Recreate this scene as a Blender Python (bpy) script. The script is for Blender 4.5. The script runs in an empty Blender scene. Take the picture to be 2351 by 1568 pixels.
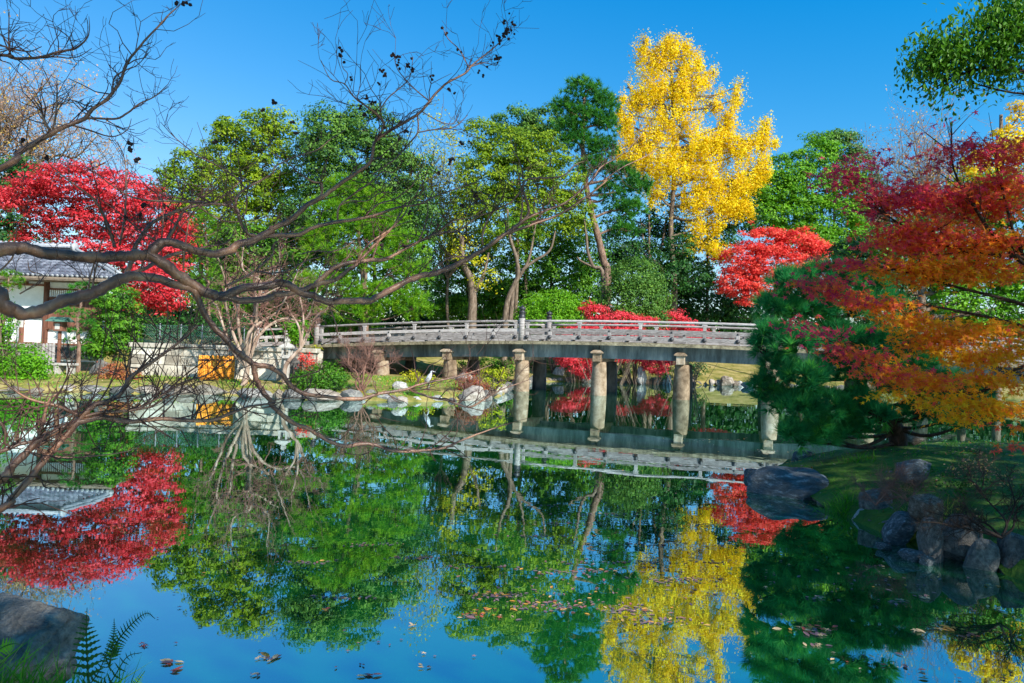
import bpy, math, random
import numpy as np
from mathutils import Vector, Matrix, noise as mnoise

# ------------------------------------------------------------------ camera, sky, sun, exposure
SC = bpy.context.scene
F = 1567.3                      # focal length in the units used for traced points (2351 wide)
PITCH, ROLL, CAMZ = math.radians(0.79), math.radians(2.0), 2.0
cam_d = bpy.data.cameras.new('camera'); cam = bpy.data.objects.new('camera', cam_d)
SC.collection.objects.link(cam); SC.camera = cam
cam_d.sensor_width = 36; cam_d.lens = 24.0; cam_d.clip_start = 0.05; cam_d.clip_end = 2000
CM = Matrix.Rotation(math.pi / 2 + PITCH, 4, 'X') @ Matrix.Rotation(ROLL, 4, 'Z')
cam.matrix_world = Matrix.Translation((0, 0, CAMZ)) @ CM
CR = np.array(CM.to_3x3())

SUN_EL = math.radians(34); SUN_DIR = np.array([0.66, -0.75, 0]); SUN_DIR /= np.linalg.norm(SUN_DIR)
w = bpy.data.worlds.new('World'); SC.world = w; w.use_nodes = True
nt = w.node_tree; bg = nt.nodes['Background']
sky = nt.nodes.new('ShaderNodeTexSky'); sky.sky_type = 'NISHITA'; sky.sun_disc = False
sky.sun_elevation = SUN_EL; sky.sun_rotation = math.atan2(SUN_DIR[0], SUN_DIR[1])
sky.air_density = 1.0; sky.dust_density = 0.4; sky.ozone_density = 2.5
hs = nt.nodes.new('ShaderNodeHueSaturation'); hs.inputs['Saturation'].default_value = 1.30; hs.inputs['Hue'].default_value = 0.496
nt.links.new(sky.outputs[0], hs.inputs['Color']); wtc = nt.nodes.new('ShaderNodeTexCoord'); wsx = nt.nodes.new('ShaderNodeSeparateXYZ'); nt.links.new(wtc.outputs['Generated'], wsx.inputs[0])
wmr = nt.nodes.new('ShaderNodeMapRange'); wmr.inputs[1].default_value = .16; wmr.inputs[2].default_value = .52
wtl = nt.nodes.new('ShaderNodeMath'); wtl.operation = 'MULTIPLY_ADD'; wtl.inputs[1].default_value = .16; nt.links.new(wsx.outputs['X'], wtl.inputs[0]); nt.links.new(wsx.outputs['Z'], wtl.inputs[2]); nt.links.new(wtl.outputs[0], wmr.inputs[0])
wdp = nt.nodes.new('ShaderNodeMix'); wdp.data_type = 'RGBA'; wdp.inputs[6].default_value = (1.05, 1.0, .97, 1); wdp.inputs[7].default_value = (.06, 1.12, 1.32, 1); nt.links.new(wmr.outputs[0], wdp.inputs[0])   # the sky deepens towards the zenith
wml = nt.nodes.new('ShaderNodeMix'); wml.data_type = 'RGBA'; wml.blend_type = 'MULTIPLY'; wml.inputs[0].default_value = 1; nt.links.new(hs.outputs[0], wml.inputs[6]); nt.links.new(wdp.outputs[2], wml.inputs[7])
nt.links.new(wml.outputs[2], bg.inputs['Color'])
bg.inputs['Strength'].default_value = 0.110
sun_d = bpy.data.lights.new('sun', 'SUN'); sun = bpy.data.objects.new('sun', sun_d); SC.collection.objects.link(sun)
sun_d.energy = 5.0; sun_d.angle = math.radians(0.6); sun_d.color = (1.0, 0.93, 0.82)
sv = Vector((SUN_DIR[0] * math.cos(SUN_EL), SUN_DIR[1] * math.cos(SUN_EL), math.sin(SUN_EL)))
sun.rotation_euler = sv.to_track_quat('Z', 'Y').to_euler(); sun.location = (20, -20, 30)
SC.view_settings.view_transform = 'Standard'; SC.view_settings.look = 'None'
SC.view_settings.exposure = 0.8; SC.view_settings.gamma = 1.0
SC.render.engine = 'CYCLES'
SC.cycles.max_bounces = 6; SC.cycles.diffuse_bounces = 3; SC.cycles.glossy_bounces = 3; SC.cycles.transmission_bounces = 3
SC.cycles.sample_clamp_indirect = 6.0

# ------------------------------------------------------------------ helpers
COL = SC.collection
K = 0.26690
OFF = {'TL': (0, 0), 'TM': (587.8, 0), 'TR': (1175.5, 0), 'ML': (0, 391.8), 'MM': (587.8, 391.8), 'MR': (1175.5, 391.8),
       'BL': (0, 783.7), 'BM': (587.8, 783.7), 'BR': (1724, 783.7)}
def ray(vx, vy):
    return CR @ np.array([(vx - 1175.5) / F, -(vy - 784) / F, -1.0])
def at(vx, vy, d):
    r = ray(vx, vy); return np.array([0, 0, CAMZ]) + r * (d / r[1])
def onz(vx, vy, z=0.0):
    r = ray(vx, vy); t = (z - CAMZ) / r[2]; return np.array([0, 0, CAMZ]) + r * t
def tr(tag, *pts):
    ox, oy = OFF[tag]; return [(ox + p[0] * K, oy + p[1] * K) + tuple(p[2:]) for p in pts]
def unit(a):
    return a / np.maximum(np.linalg.norm(a, axis=-1, keepdims=True), 1e-9)
def RNG(s): return np.random.default_rng(s)

def make_mesh(name, V, FL, tint=None, smooth=False):
    """V (n,3); FL list of (m,k) index arrays; tint per face"""
    me = bpy.data.meshes.new(name)
    me.vertices.add(len(V)); me.vertices.foreach_set('co', np.asarray(V, np.float32).ravel())
    loops = np.concatenate([f.ravel() for f in FL]).astype(np.int32)
    sizes = np.concatenate([np.full(len(f), f.shape[1]) for f in FL])
    starts = np.concatenate([[0], np.cumsum(sizes)[:-1]]).astype(np.int32)
    me.loops.add(len(loops)); me.loops.foreach_set('vertex_index', loops)
    me.polygons.add(len(sizes)); me.polygons.foreach_set('loop_start', starts)
    me.polygons.foreach_set('use_smooth', np.full(len(sizes), smooth, dtype=bool))
    me.update(calc_edges=True)
    if tint is not None:
        a = me.attributes.new('tint', 'FLOAT', 'FACE'); a.data.foreach_set('value', np.asarray(tint, np.float32))
    return me

def put(o, parent=None, **props):
    COL.objects.link(o)
    if parent is not None:
        o.parent = parent; o.matrix_parent_inverse = Matrix.Translation(-Vector(parent['base'])) if 'base' in parent else Matrix()
    for k, v in props.items(): o[k] = v
    return o
def obj(name, me, m=None, parent=None, **props):
    if m is not None and not me.materials: me.materials.append(m)
    return put(bpy.data.objects.new(name, me), parent, **props)
def thing(name, label, cat, loc=(0, 0, 0), group=None):
    o = bpy.data.objects.new(name, None); o.empty_display_size = 0.2; COL.objects.link(o)
    o.location = loc; o['label'] = label; o['category'] = cat
    if group: o['group'] = group
    o['base'] = [float(v) for v in loc]
    return o

class MB:
    def __init__(s): s.v, s.f, s.n, s.t = [], [], 0, []
    def add(s, V, FL, tint=0.5):
        V = np.asarray(V, float); s.v.append(V)
        for f in FL:
            f = np.asarray(f, int)
            if f.ndim == 1: f = f[None]
            s.f.append(f + s.n); s.t.append(np.full(len(f), tint) if np.isscalar(tint) else tint)
        s.n += len(V)
    def mesh(s, name, smooth=False):
        return make_mesh(name, np.concatenate(s.v), s.f, np.concatenate(s.t), smooth)
    def build(s, name, m, parent=None, smooth=False, **props):
        return obj(name, s.mesh(name, smooth), m, parent, **props)
    def box(s, c, size, R=None, tint=0.5):
        h = np.array(size) / 2
        P = np.array([[x, y, z] for x in (-1, 1) for y in (-1, 1) for z in (-1, 1)]) * h
        if R is not None: P = P @ np.array(R).T
        s.add(P + np.array(c), [np.array([[0, 1, 3, 2], [4, 6, 7, 5], [0, 4, 5, 1], [2, 3, 7, 6], [0, 2, 6, 4], [1, 5, 7, 3]])], tint); return s
    def bbox(s, c, size, b=0.01, R=None, tint=0.5):
        """box with chamfered vertical+horizontal edges (24 verts)"""
        h = np.array(size) / 2; V = []
        for x in (-1, 1):
            for y in (-1, 1):
                for z in (-1, 1):
                    for ax in range(3):
                        q = np.array([x, y, z]) * (h - b); q[ax] = np.array([x, y, z])[ax] * h[ax]; V.append(q)
        V = np.array(V); idx = lambda x, y, z, a: ((x * 2 + y) * 2 + z) * 3 + a
        Q = []; T = []
        for ax in range(3):
            o1, o2 = [a for a in range(3) if a != ax]
            for sgn in (0, 1):
                q = []
                for (p, r) in ((0, 0), (1, 0), (1, 1), (0, 1)):
                    k = [0, 0, 0]; k[ax] = sgn; k[o1] = p; k[o2] = r; q.append(idx(*k, ax))
                Q.append(q)
            for p in (0, 1):
                for r in (0, 1):
                    k0 = [0, 0, 0]; k0[o1] = p; k0[o2] = r; k1 = list(k0); k1[ax] = 1
                    Q.append([idx(*k0, o1), idx(*k0, o2), idx(*k1, o2), idx(*k1, o1)])
        for x in (0, 1):
            for y in (0, 1):
                for z in (0, 1): T.append([idx(x, y, z, a) for a in range(3)])
        if R is not None: V = V @ np.array(R).T
        s.add(V + np.array(c), [np.array(Q), np.array(T)], tint); return s
    def tube(s, P, r, k=8, cap=True, tint=0.5):
        P = np.asarray(P, float); n = len(P); r = np.broadcast_to(np.asarray(r, float), (n,))
        T = np.gradient(P, axis=0); T = unit(T)
        a = np.array([0, 0, 1.0]) if abs(T[0][2]) < .9 else np.array([1.0, 0, 0])
        N = [unit(np.cross(np.cross(T[0], a), T[0]))]
        for i in range(1, n):
            q = N[-1] - T[i] * np.dot(N[-1], T[i]); N.append(q / max(np.linalg.norm(q), 1e-9))
        N = np.array(N); B = np.cross(T, N); th = np.arange(k) * 2 * math.pi / k
        V = (P[:, None] + r[:, None, None] * (np.cos(th)[None, :, None] * N[:, None] + np.sin(th)[None, :, None] * B[:, None])).reshape(-1, 3)
        i = np.arange(n - 1)[:, None] * k; j = np.arange(k)[None]; j2 = (j + 1) % k
        FL = [np.stack([i + j, i + j2, i + k + j2, i + k + j], -1).reshape(-1, 4)]
        if cap and k >= 3: FL += [np.arange(k)[::-1][None], (np.arange(k) + (n - 1) * k)[None]]
        s.add(V, FL, tint); return s
    def lathe(s, c, prof, k=16, tint=0.5, R=None):
        th = np.arange(k) * 2 * math.pi / k; prof = np.array(prof, float); n = len(prof)
        V = np.stack([prof[:, None, 0] * np.cos(th), prof[:, None, 0] * np.sin(th), np.repeat(prof[:, 1:2], k, 1)], -1).reshape(-1, 3)
        if R is not None: V = V @ np.array(R).T
        i = np.arange(n - 1)[:, None] * k; j = np.arange(k)[None]; j2 = (j + 1) % k
        FL = [np.stack([i + j, i + j2, i + k + j2, i + k + j], -1).reshape(-1, 4), np.arange(k)[::-1][None], (np.arange(k) + (n - 1) * k)[None]]
        s.add(V + np.array(c), FL, tint); return s

def smooth_path(P, sub=4):
    P = np.asarray(P, float)
    if len(P) < 3: return np.array([P[0] + (P[-1] - P[0]) * t for t in np.linspace(0, 1, sub + 1)])
    Q = np.vstack([2 * P[0] - P[1], P, 2 * P[-1] - P[-2]]); out = []
    for i in range(1, len(Q) - 2):
        for t in np.arange(sub) / sub:
            a, b, c, d = Q[i - 1], Q[i], Q[i + 1], Q[i + 2]
            out.append(.5 * (2 * b + (c - a) * t + (2 * a - 5 * b + 4 * c - d) * t * t + (3 * b - a - 3 * c + d) * t ** 3))
    out.append(P[-1]); return np.array(out)

# ------------------------------------------------------------------ materials
def mat(name, base=(0.5, 0.5, 0.5), rough=0.8):
    m = bpy.data.materials.new(name); m.use_nodes = True
    b = m.node_tree.nodes['Principled BSDF']; b.inputs['Base Color'].default_value = (*base, 1); b.inputs['Roughness'].default_value = rough
    return m, m.node_tree, b
def ramp(nt, stops):
    r = nt.nodes.new('ShaderNodeValToRGB'); e = r.color_ramp.elements
    while len(e) < len(stops): e.new(0.5)
    for i, (p, c) in enumerate(stops): e[i].position = p; e[i].color = (*c, 1)
    return r
def noisy(name, cols, scale=6, rough=0.85, bump=0.3, detail=6, coord='Object', stretch=(1, 1, 1), spec=0.3, bdist=0.02, contrast=(0.3, 0.7), tintamt=0.0):
    """noise-mottled surface: cols low..high, with relief; tint attribute shifts the tone from piece to piece"""
    m, nt, b = mat(name, cols[0], rough); b.inputs['Specular IOR Level'].default_value = spec
    tc = nt.nodes.new('ShaderNodeTexCoord'); mp = nt.nodes.new('ShaderNodeMapping'); mp.inputs['Scale'].default_value = stretch
    nt.links.new(tc.outputs[coord], mp.inputs[0])
    n = nt.nodes.new('ShaderNodeTexNoise'); n.inputs['Scale'].default_value = scale; n.inputs['Detail'].default_value = detail; n.inputs['Roughness'].default_value = 0.65
    nt.links.new(mp.outputs[0], n.inputs['Vector'])
    st = [(contrast[0] + (contrast[1] - contrast[0]) * i / (len(cols) - 1), c) for i, c in enumerate(cols)]
    r = ramp(nt, st); src = n.outputs['Fac']
    if tintamt:
        oi = nt.nodes.new('ShaderNodeObjectInfo')
        ma = nt.nodes.new('ShaderNodeMath'); ma.operation = 'MULTIPLY_ADD'; ma.inputs[1].default_value = tintamt; nt.links.new(oi.outputs['Random'], ma.inputs[0])
        ad = nt.nodes.new('ShaderNodeMath'); ad.operation = 'SUBTRACT'; ad.inputs[1].default_value = tintamt / 2
        nt.links.new(src, ma.inputs[2]); nt.links.new(ma.outputs[0], ad.inputs[0]); src = ad.outputs[0]
    nt.links.new(src, r.inputs[0]); nt.links.new(r.outputs[0], b.inputs['Base Color'])
    if bump:
        n2 = nt.nodes.new('ShaderNodeTexNoise'); n2.inputs['Scale'].default_value = scale * 4; n2.inputs['Detail'].default_value = 4
        nt.links.new(mp.outputs[0], n2.inputs['Vector'])
        mx = nt.nodes.new('ShaderNodeMath'); mx.operation = 'ADD'; nt.links.new(n.outputs['Fac'], mx.inputs[0]); nt.links.new(n2.outputs['Fac'], mx.inputs[1])
        bp = nt.nodes.new('ShaderNodeBump'); bp.inputs['Strength'].default_value = bump; bp.inputs['Distance'].default_value = bdist
        nt.links.new(mx.outputs[0], bp.inputs['Height']); nt.links.new(bp.outputs[0], b.inputs['Normal'])
    return m
def leafmat(name, cols, trans=0.35, rough=0.5, spec=0.25):
    m, nt, b = mat(name, cols[0], rough); b.inputs['Specular IOR Level'].default_value = spec
    a = nt.nodes.new('ShaderNodeAttribute'); a.attribute_name = 'tint'
    r = ramp(nt, [(i / (len(cols) - 1), c) for i, c in enumerate(cols)]); nt.links.new(a.outputs['Fac'], r.inputs[0])
    nt.links.new(r.outputs[0], b.inputs['Base Color'])
    t = nt.nodes.new('ShaderNodeBsdfTranslucent'); nt.links.new(r.outputs[0], t.inputs['Color'])
    mx = nt.nodes.new('ShaderNodeMixShader'); mx.inputs[0].default_value = trans
    nt.links.new(b.outputs[0], mx.inputs[1]); nt.links.new(t.outputs[0], mx.inputs[2])
    nt.links.new(mx.outputs[0], nt.nodes['Material Output'].inputs['Surface'])
    return m

M = {}
M['green'] = leafmat('evergreen_leaves', [(.03, .10, .010), (.075, .22, .012), (.16, .36, .018)])
M['dark'] = leafmat('dark_evergreen_leaves', [(.010, .045, .014), (.022, .095, .020), (.06, .20, .022)])  # deep green of the darker evergreens, hedge and far wood
M['olive'] = leafmat('olive_leaves', [(.08, .16, .006), (.18, .30, .010), (.32, .43, .014)], trans=.42)
M['vivid'] = leafmat('bright_green_leaves', [(.05, .18, .006), (.12, .34, .010), (.24, .50, .018)], trans=.42)
M['bluegreen'] = leafmat('camphor_leaves', [(.03, .10, .020), (.08, .20, .030), (.17, .33, .04)])
M['lightpine'] = leafmat('light_pine_needles', [(.05, .17, .008), (.12, .33, .010), (.26, .46, .014)], rough=.6, trans=.4)
M['pine'] = leafmat('pine_needles', [(.016, .10, .018), (.04, .20, .022), (.10, .32, .025)], rough=.55)
M['blackpine'] = leafmat('black_pine_needles', [(.014, .17, .06), (.03, .30, .085), (.14, .52, .06)], rough=.5, trans=.45)
M['yellow'] = leafmat('ginkgo_leaves', [(.70, .42, .008), (.92, .70, .008), (.94, .84, .03)], trans=.5)
M['red'] = leafmat('red_maple_leaves', [(.30, .04, .03), (.70, .035, .055), (.90, .13, .16)], trans=.48)
M['scarlet'] = leafmat('scarlet_maple_leaves', [(.60, .03, .03), (.86, .07, .06), (.95, .22, .14)], trans=.48)
M['crimson'] = leafmat('crimson_to_gold_maple_leaves', [(.58, .04, .13), (.82, .08, .10), (.90, .24, .04), (.93, .46, .015), (.92, .62, .02)], trans=.6, rough=.45)
M['dullred'] = leafmat('brown_red_leaves', [(.20, .05, .03), (.38, .09, .06), (.42, .20, .05)])
M['sparse'] = leafmat('thin_autumn_leaves', [(.38, .20, .12), (.55, .32, .18), (.62, .46, .06)])
M['yelgreen'] = leafmat('yellow_green_leaves', [(.22, .30, .01), (.44, .46, .012), (.62, .54, .014)])
M['fern'] = leafmat('fern_fronds', [(.012, .065, .016), (.022, .12, .020), (.18, .46, .014)])
M['grass'] = leafmat('grass_blades', [(.04, .20, .008), (.09, .36, .012), (.48, .42, .08)])
M['litter'] = leafmat('floating_dead_leaves', [(.10, .07, .10), (.22, .15, .17), (.42, .09, .06), (.60, .30, .04), (.62, .48, .30)], trans=.1)
M['bark'] = noisy('grey_brown_bark', [(.05, .035, .022), (.14, .10, .07), (.26, .20, .15)], 9, stretch=(1, 1, .3), bump=.6)
M['pinebark'] = noisy('pine_bark', [(.06, .035, .025), (.20, .12, .085), (.34, .24, .18)], 7, stretch=(1, 1, .4), bump=.9, bdist=.05)
M['darkbark'] = noisy('dark_wet_bark', [(.010, .007, .006), (.035, .022, .016), (.07, .05, .04)], 8, bump=.7, stretch=(1, 1, .4))
M['palebark'] = noisy('peeling_pale_bark', [(.14, .085, .06), (.30, .21, .155), (.44, .35, .29)], 5, stretch=(1, 1, .4), bump=.3)
M['myrtle'] = noisy('smooth_myrtle_bark', [(.04, .025, .02), (.14, .070, .044), (.28, .14, .08), (.46, .29, .17)], 2.6, stretch=(2, 2, 1.2), contrast=(.34, .74), detail=9, bump=.8, bdist=.012, rough=.42, spec=.55)
M['twig'] = noisy('myrtle_twig_bark', [(.05, .025, .022), (.13, .065, .05)], 5, bump=0, rough=.7)
M['pod'] = noisy('dried_seed_pod', [(.012, .008, .010), (.04, .02, .018)], 60, bump=.3, rough=.8)
M['twigred'] = noisy('reddish_twig_bark', [(.13, .06, .045), (.27, .145, .11)], 5, bump=0)
M['paletwig'] = noisy('pale_twig_bark', [(.14, .095, .075), (.30, .235, .19)], 5, bump=0)
M['wood'] = noisy('weathered_grey_timber', [(.15, .132, .125), (.30, .272, .262), (.46, .42, .405)], 4, stretch=(1, 1, 6), bump=.25, tintamt=.25, spec=.2)
M['deck'] = noisy('mossy_deck_edge', [(.06, .05, .03), (.20, .17, .11), (.34, .30, .20)], 5, bump=.4)
M['girder'] = noisy('stained_grey_concrete', [(.035, .042, .042), (.10, .125, .13), (.24, .26, .255)], 2.0, bump=.15, stretch=(1, 1, .22), detail=10, contrast=(.34, .66))
M['granite'] = noisy('rough_granite', [(.09, .06, .035), (.24, .175, .115), (.40, .33, .25)], 2.4, detail=12, bump=.5, tintamt=.2, bdist=.03)
M['shadestone'] = noisy('shade_toned_concrete', [(.03, .03, .028), (.075, .075, .07), (.15, .14, .13)], 3, bump=.2, stretch=(1, 1, .4))  # back piers: the shade under the bridge is put into this darker colour
M['blackmetal'] = noisy('black_metal_cap', [(.012, .012, .015), (.04, .04, .045)], 8, rough=.45, bump=.1, spec=.5)
M['plaster'] = noisy('white_plaster', [(.74, .74, .72), (.86, .86, .85)], 3, bump=.05)
M['timber'] = noisy('red_brown_timber', [(.07, .030, .020), (.17, .070, .045), (.24, .11, .075)], 5, stretch=(3, 3, .3), bump=.2, tintamt=.3)
M['tile'] = noisy('grey_roof_tile', [(.06, .07, .085), (.15, .165, .20), (.28, .30, .34)], 9, rough=.45, bump=.15, spec=.5, tintamt=.35)
M['tilelight'] = noisy('pale_ridge_tile', [(.22, .23, .25), (.42, .43, .45)], 8, rough=.5, bump=.1)
M['soffit'] = noisy('eave_boards', [(.14, .10, .07), (.28, .22, .17)], 5, bump=.2)
M['stone'] = noisy('grey_garden_rock', [(.05, .05, .05), (.15, .145, .135), (.32, .30, .27)], 3.5, bump=.7, detail=9, bdist=.05, tintamt=.2)
M['warmstone'] = noisy('warm_shore_rock', [(.09, .07, .05), (.23, .19, .15), (.44, .385, .33)], 3.0, bump=.7, detail=9, bdist=.05, tintamt=.25)
M['bluestone'] = noisy('veined_blue_grey_rock', [(.035, .045, .05), (.09, .11, .125), (.36, .40, .42)], 3.0, bump=.6, detail=10, bdist=.03, stretch=(1, 1.6, 1.9), contrast=(.34, .74))
M['wall'] = noisy('lichened_wall_stone', [(.22, .19, .15), (.44, .40, .33), (.60, .56, .48)], 2.5, bump=.35, detail=8, tintamt=.4)
M['mortar'] = noisy('wall_core', [(.10, .09, .07), (.2, .18, .15)], 4, bump=.2)
M['orange'] = noisy('orange_bamboo', [(.50, .17, .012), (.78, .30, .03), (.85, .40, .07)], 7, stretch=(4, 4, .5), bump=.15, tintamt=.3)
M['white_stone'] = noisy('pale_lantern_granite', [(.28, .26, .23), (.52, .50, .46)], 9, bump=.3)
M['palestone'] = noisy('pale_speckled_rock', [(.14, .13, .12), (.36, .35, .33), (.60, .58, .55)], 4, bump=.6, detail=9, bdist=.04)
M['lawn'] = noisy('dry_autumn_lawn', [(.06, .075, .012), (.17, .16, .03), (.30, .24, .08), (.36, .29, .13)], 1.1, bump=.8, detail=10, bdist=.05)
M['moss'] = noisy('moss_bank', [(.022, .040, .006), (.050, .125, .010), (.13, .15, .035)], 1.7, bump=.9, detail=10, bdist=.06)
M['mud'] = noisy('pond_bed', [(.02, .025, .012), (.05, .05, .03)], 2, bump=.2)
M['heron_grey'] = noisy('grey_white_plumage', [(.22, .24, .28), (.42, .44, .48), (.62, .63, .66)], 9, bump=.1)
M['signboard'] = noisy('weathered_notice_board', [(.40, .38, .36), (.55, .53, .50)], 8, bump=.1)
M['ink'] = noisy('faded_ink', [(.03, .03, .03), (.08, .08, .08)], 8, bump=0)
M['post'] = noisy('grey_painted_post', [(.14, .15, .16), (.24, .25, .27)], 8, bump=.05)
M['wire'] = noisy('green_wire', [(.06, .16, .12), (.10, .22, .17)], 8, bump=0)

def water_mat():
    m, nt, b = mat('pond_water', (.003, .085, .018), 0.6)
    b.inputs['Specular IOR Level'].default_value = 0
    gl = nt.nodes.new('ShaderNodeBsdfGlossy'); gl.inputs['Roughness'].default_value = 0.012; gl.inputs['Color'].default_value = (.72, .90, .95, 1)
    fr = nt.nodes.new('ShaderNodeFresnel'); fr.inputs['IOR'].default_value = 1.45
    mr = nt.nodes.new('ShaderNodeMapRange'); mr.inputs[1].default_value = 0.0; mr.inputs[2].default_value = 0.6; mr.inputs[3].default_value = 0.52; mr.inputs[4].default_value = 0.92
    tc = nt.nodes.new('ShaderNodeTexCoord')
    def nz(sc, st, det=2):
        mp = nt.nodes.new('ShaderNodeMapping'); mp.inputs['Scale'].default_value = st; nt.links.new(tc.outputs['Object'], mp.inputs[0])
        n = nt.nodes.new('ShaderNodeTexNoise'); n.inputs['Scale'].default_value = sc; n.inputs['Detail'].default_value = det; nt.links.new(mp.outputs[0], n.inputs['Vector']); return n.outputs['Fac']
    def mth(op, a, c):
        x = nt.nodes.new('ShaderNodeMath'); x.operation = op
        for i, q in enumerate((a, c)):
            if isinstance(q, (int, float)): x.inputs[i].default_value = q
            else: nt.links.new(q, x.inputs[i])
        return x.outputs[0]
    small = nz(3.2, (1, 1, 1)); slow = nz(0.55, (1, 1, 1), 1)
    area = nz(0.09, (1, 2.2, 1), 2)                                  # breeze patches
    gain = nt.nodes.new('ShaderNodeMapRange'); nt.links.new(area, gain.inputs[0]); gain.inputs[1].default_value = .42; gain.inputs[2].default_value = .62; gain.inputs[3].default_value = .25; gain.inputs[4].default_value = 1.0
    hgt = mth('ADD', mth('MULTIPLY', mth('MULTIPLY', small, gain.outputs[0]), 0.0011), mth('MULTIPLY', slow, 0.0035))
    bp = nt.nodes.new('ShaderNodeBump'); bp.inputs['Strength'].default_value = 1.0; bp.inputs['Distance'].default_value = 1.0
    nt.links.new(hgt, bp.inputs['Height']); nt.links.new(bp.outputs[0], gl.inputs['Normal']); nt.links.new(bp.outputs[0], fr.inputs['Normal'])
    nt.links.new(fr.outputs[0], mr.inputs[0])
    mx = nt.nodes.new('ShaderNodeMixShader'); nt.links.new(mr.outputs[0], mx.inputs[0]); nt.links.new(b.outputs[0], mx.inputs[1]); nt.links.new(gl.outputs[0], mx.inputs[2])
    nt.links.new(mx.outputs[0], nt.nodes['Material Output'].inputs['Surface'])
    return m
M['water'] = water_mat()

# ------------------------------------------------------------------ the setting: water and ground
POND = np.array([(-1.5, 2.3), (-1.6, 3.1), (-2.1, 3.8), (-3.6, 4.6), (-7, 6), (-13, 9), (-21, 14), (-23, 20), (-21, 22.7), (-17.4, 23.3), (-13.7, 24.4), (-10.5, 25.4),
                 (-7.5, 24.9), (-4.1, 24.9), (-2.6, 25.7), (-1.1, 27.3), (-.3, 31), (.3, 38), (1.5, 45), (3.2, 47.2), (8, 48.6), (14, 50), (19, 51), (27, 50),
                 (34, 45), (36, 36), (25, 31), (22.4, 27), (19.5, 22.5), (15.5, 18.5), (11, 15.6), (7.6, 14.4), (5.4, 13), (4.5, 11.6), (4.3, 10.9), (4.45, 9.9),
                 (4.55, 9.2), (4.6, 8.2), (4.75, 7.2), (5.1, 6.4), (5.5, 5), (5.2, 3), (4, 1.6), (1.5, 0.9), (-1, 1.0)])
def pond_dist(X, Y):
    """signed distance to the pond's edge, negative over water"""
    P = np.stack([X, Y], -1); A = POND; B = np.roll(POND, -1, 0); dmin = np.full(X.shape, 1e9); ins = np.zeros(X.shape, bool)
    for a, b in zip(A, B):
        ab = b - a; t = np.clip(((P - a) @ ab) / (ab @ ab), 0, 1); dd = np.linalg.norm(P - a - t[..., None] * ab, axis=-1); dmin = np.minimum(dmin, dd)
        cond = (a[1] > P[..., 1]) != (b[1] > P[..., 1])
        with np.errstate(divide='ignore', invalid='ignore'):
            xi = (b[0] - a[0]) * (P[..., 1] - a[1]) / (b[1] - a[1]) + a[0]
        ins ^= cond & (P[..., 0] < xi)
    return np.where(ins, -dmin, dmin)
def sstep(x, a, b):
    t = np.clip((x - a) / (b - a), 0, 1); return t * t * (3 - 2 * t)
def H(X, Y, s=None):
    X = np.asarray(X, float); Y = np.asarray(Y, float)
    s = pond_dist(X, Y) if s is None else s
    near = .14 + .36 * (1 - np.exp(-np.maximum(s, 0) / 1.6))
    far = .15 + np.minimum(.2 * np.maximum(s, 0), 1.9)
    z = near + (far - near) * sstep(Y, 38, 44)
    back = np.where(X < -.3 * Y, sstep(Y, 33.5, 36.5), sstep(Y, 41, 46) * sstep(-X, -1, 4))   # higher ground behind the house and the wall
    z = np.maximum(z, z + (1.6 - z) * back)
    terr = (X > -15.9) & (X < -.291 * Y) & (Y > 28.45)
    z = np.where(terr, 1.72, z)
    rb = (X > 2) & (Y < 17)
    z = np.where(rb, .10 + .62 * (1 - np.exp(-np.maximum(s, 0) / 1.5)), z)
    return np.where(s < 0, np.maximum(-.9, .14 + 1.1 * s), z)
gx = np.concatenate([np.linspace(-700, -60, 14), np.arange(-56, 60, .75), np.linspace(64, 700, 14)])
gy = np.concatenate([np.linspace(-300, -20, 10), np.arange(-16, 75, .75), np.linspace(78, 900, 16)])
GX, GY = np.meshgrid(gx, gy); GZ = H(GX, GY)
nx, ny = len(gx), len(gy); ii = np.arange(ny - 1)[:, None] * nx + np.arange(nx - 1)[None]
gm = make_mesh('ground', np.stack([GX, GY, GZ], -1).reshape(-1, 3), [np.stack([ii, ii + 1, ii + nx + 1, ii + nx], -1).reshape(-1, 4)], smooth=True)
obj('ground', gm, M['lawn'], kind='structure')
wm = make_mesh('water', np.array([(-60, -20, 0), (60, -20, 0), (60, 70, 0), (-60, 70, 0)]), [np.array([[0, 1, 2, 3]])])
obj('water', wm, M['water'], kind='structure')
def gz(x, y): return float(H(np.array([x]), np.array([y]))[0])

# ------------------------------------------------------------------ foliage machinery
T_DIA = (np.array([(0, -.5, 0), (.30, 0, .04), (0, .5, 0), (-.30, 0, .04)]), [np.array([[0, 1, 2, 3]])])
T_OVAL = (np.array([(0, -.5, 0), (.20, -.18, .03), (.20, .15, .03), (0, .5, -.03), (-.20, .15, .03), (-.20, -.18, .03)]), [np.array([[0, 1, 2, 3], [0, 3, 4, 5]])])
def star(n=5):
    ang = np.linspace(-2.15, 2.15, n); ln = [.34, .47, .56, .47, .34] if n == 5 else [.25, .38, .48, .55, .48, .38, .25]
    V = [(0, 0, 0)]; nb = np.linspace(-2.15 - .5, 2.15 + .5, n + 1)
    for a in nb: V.append((.15 * math.sin(a), .15 * math.cos(a), .02))
    for a, l in zip(ang, ln): V.append((l * math.sin(a), l * math.cos(a), -.05))
    return np.array(V), [np.array([[0, 1 + i, n + 2 + i, 2 + i] for i in range(n)])]
T_STAR = star()
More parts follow.
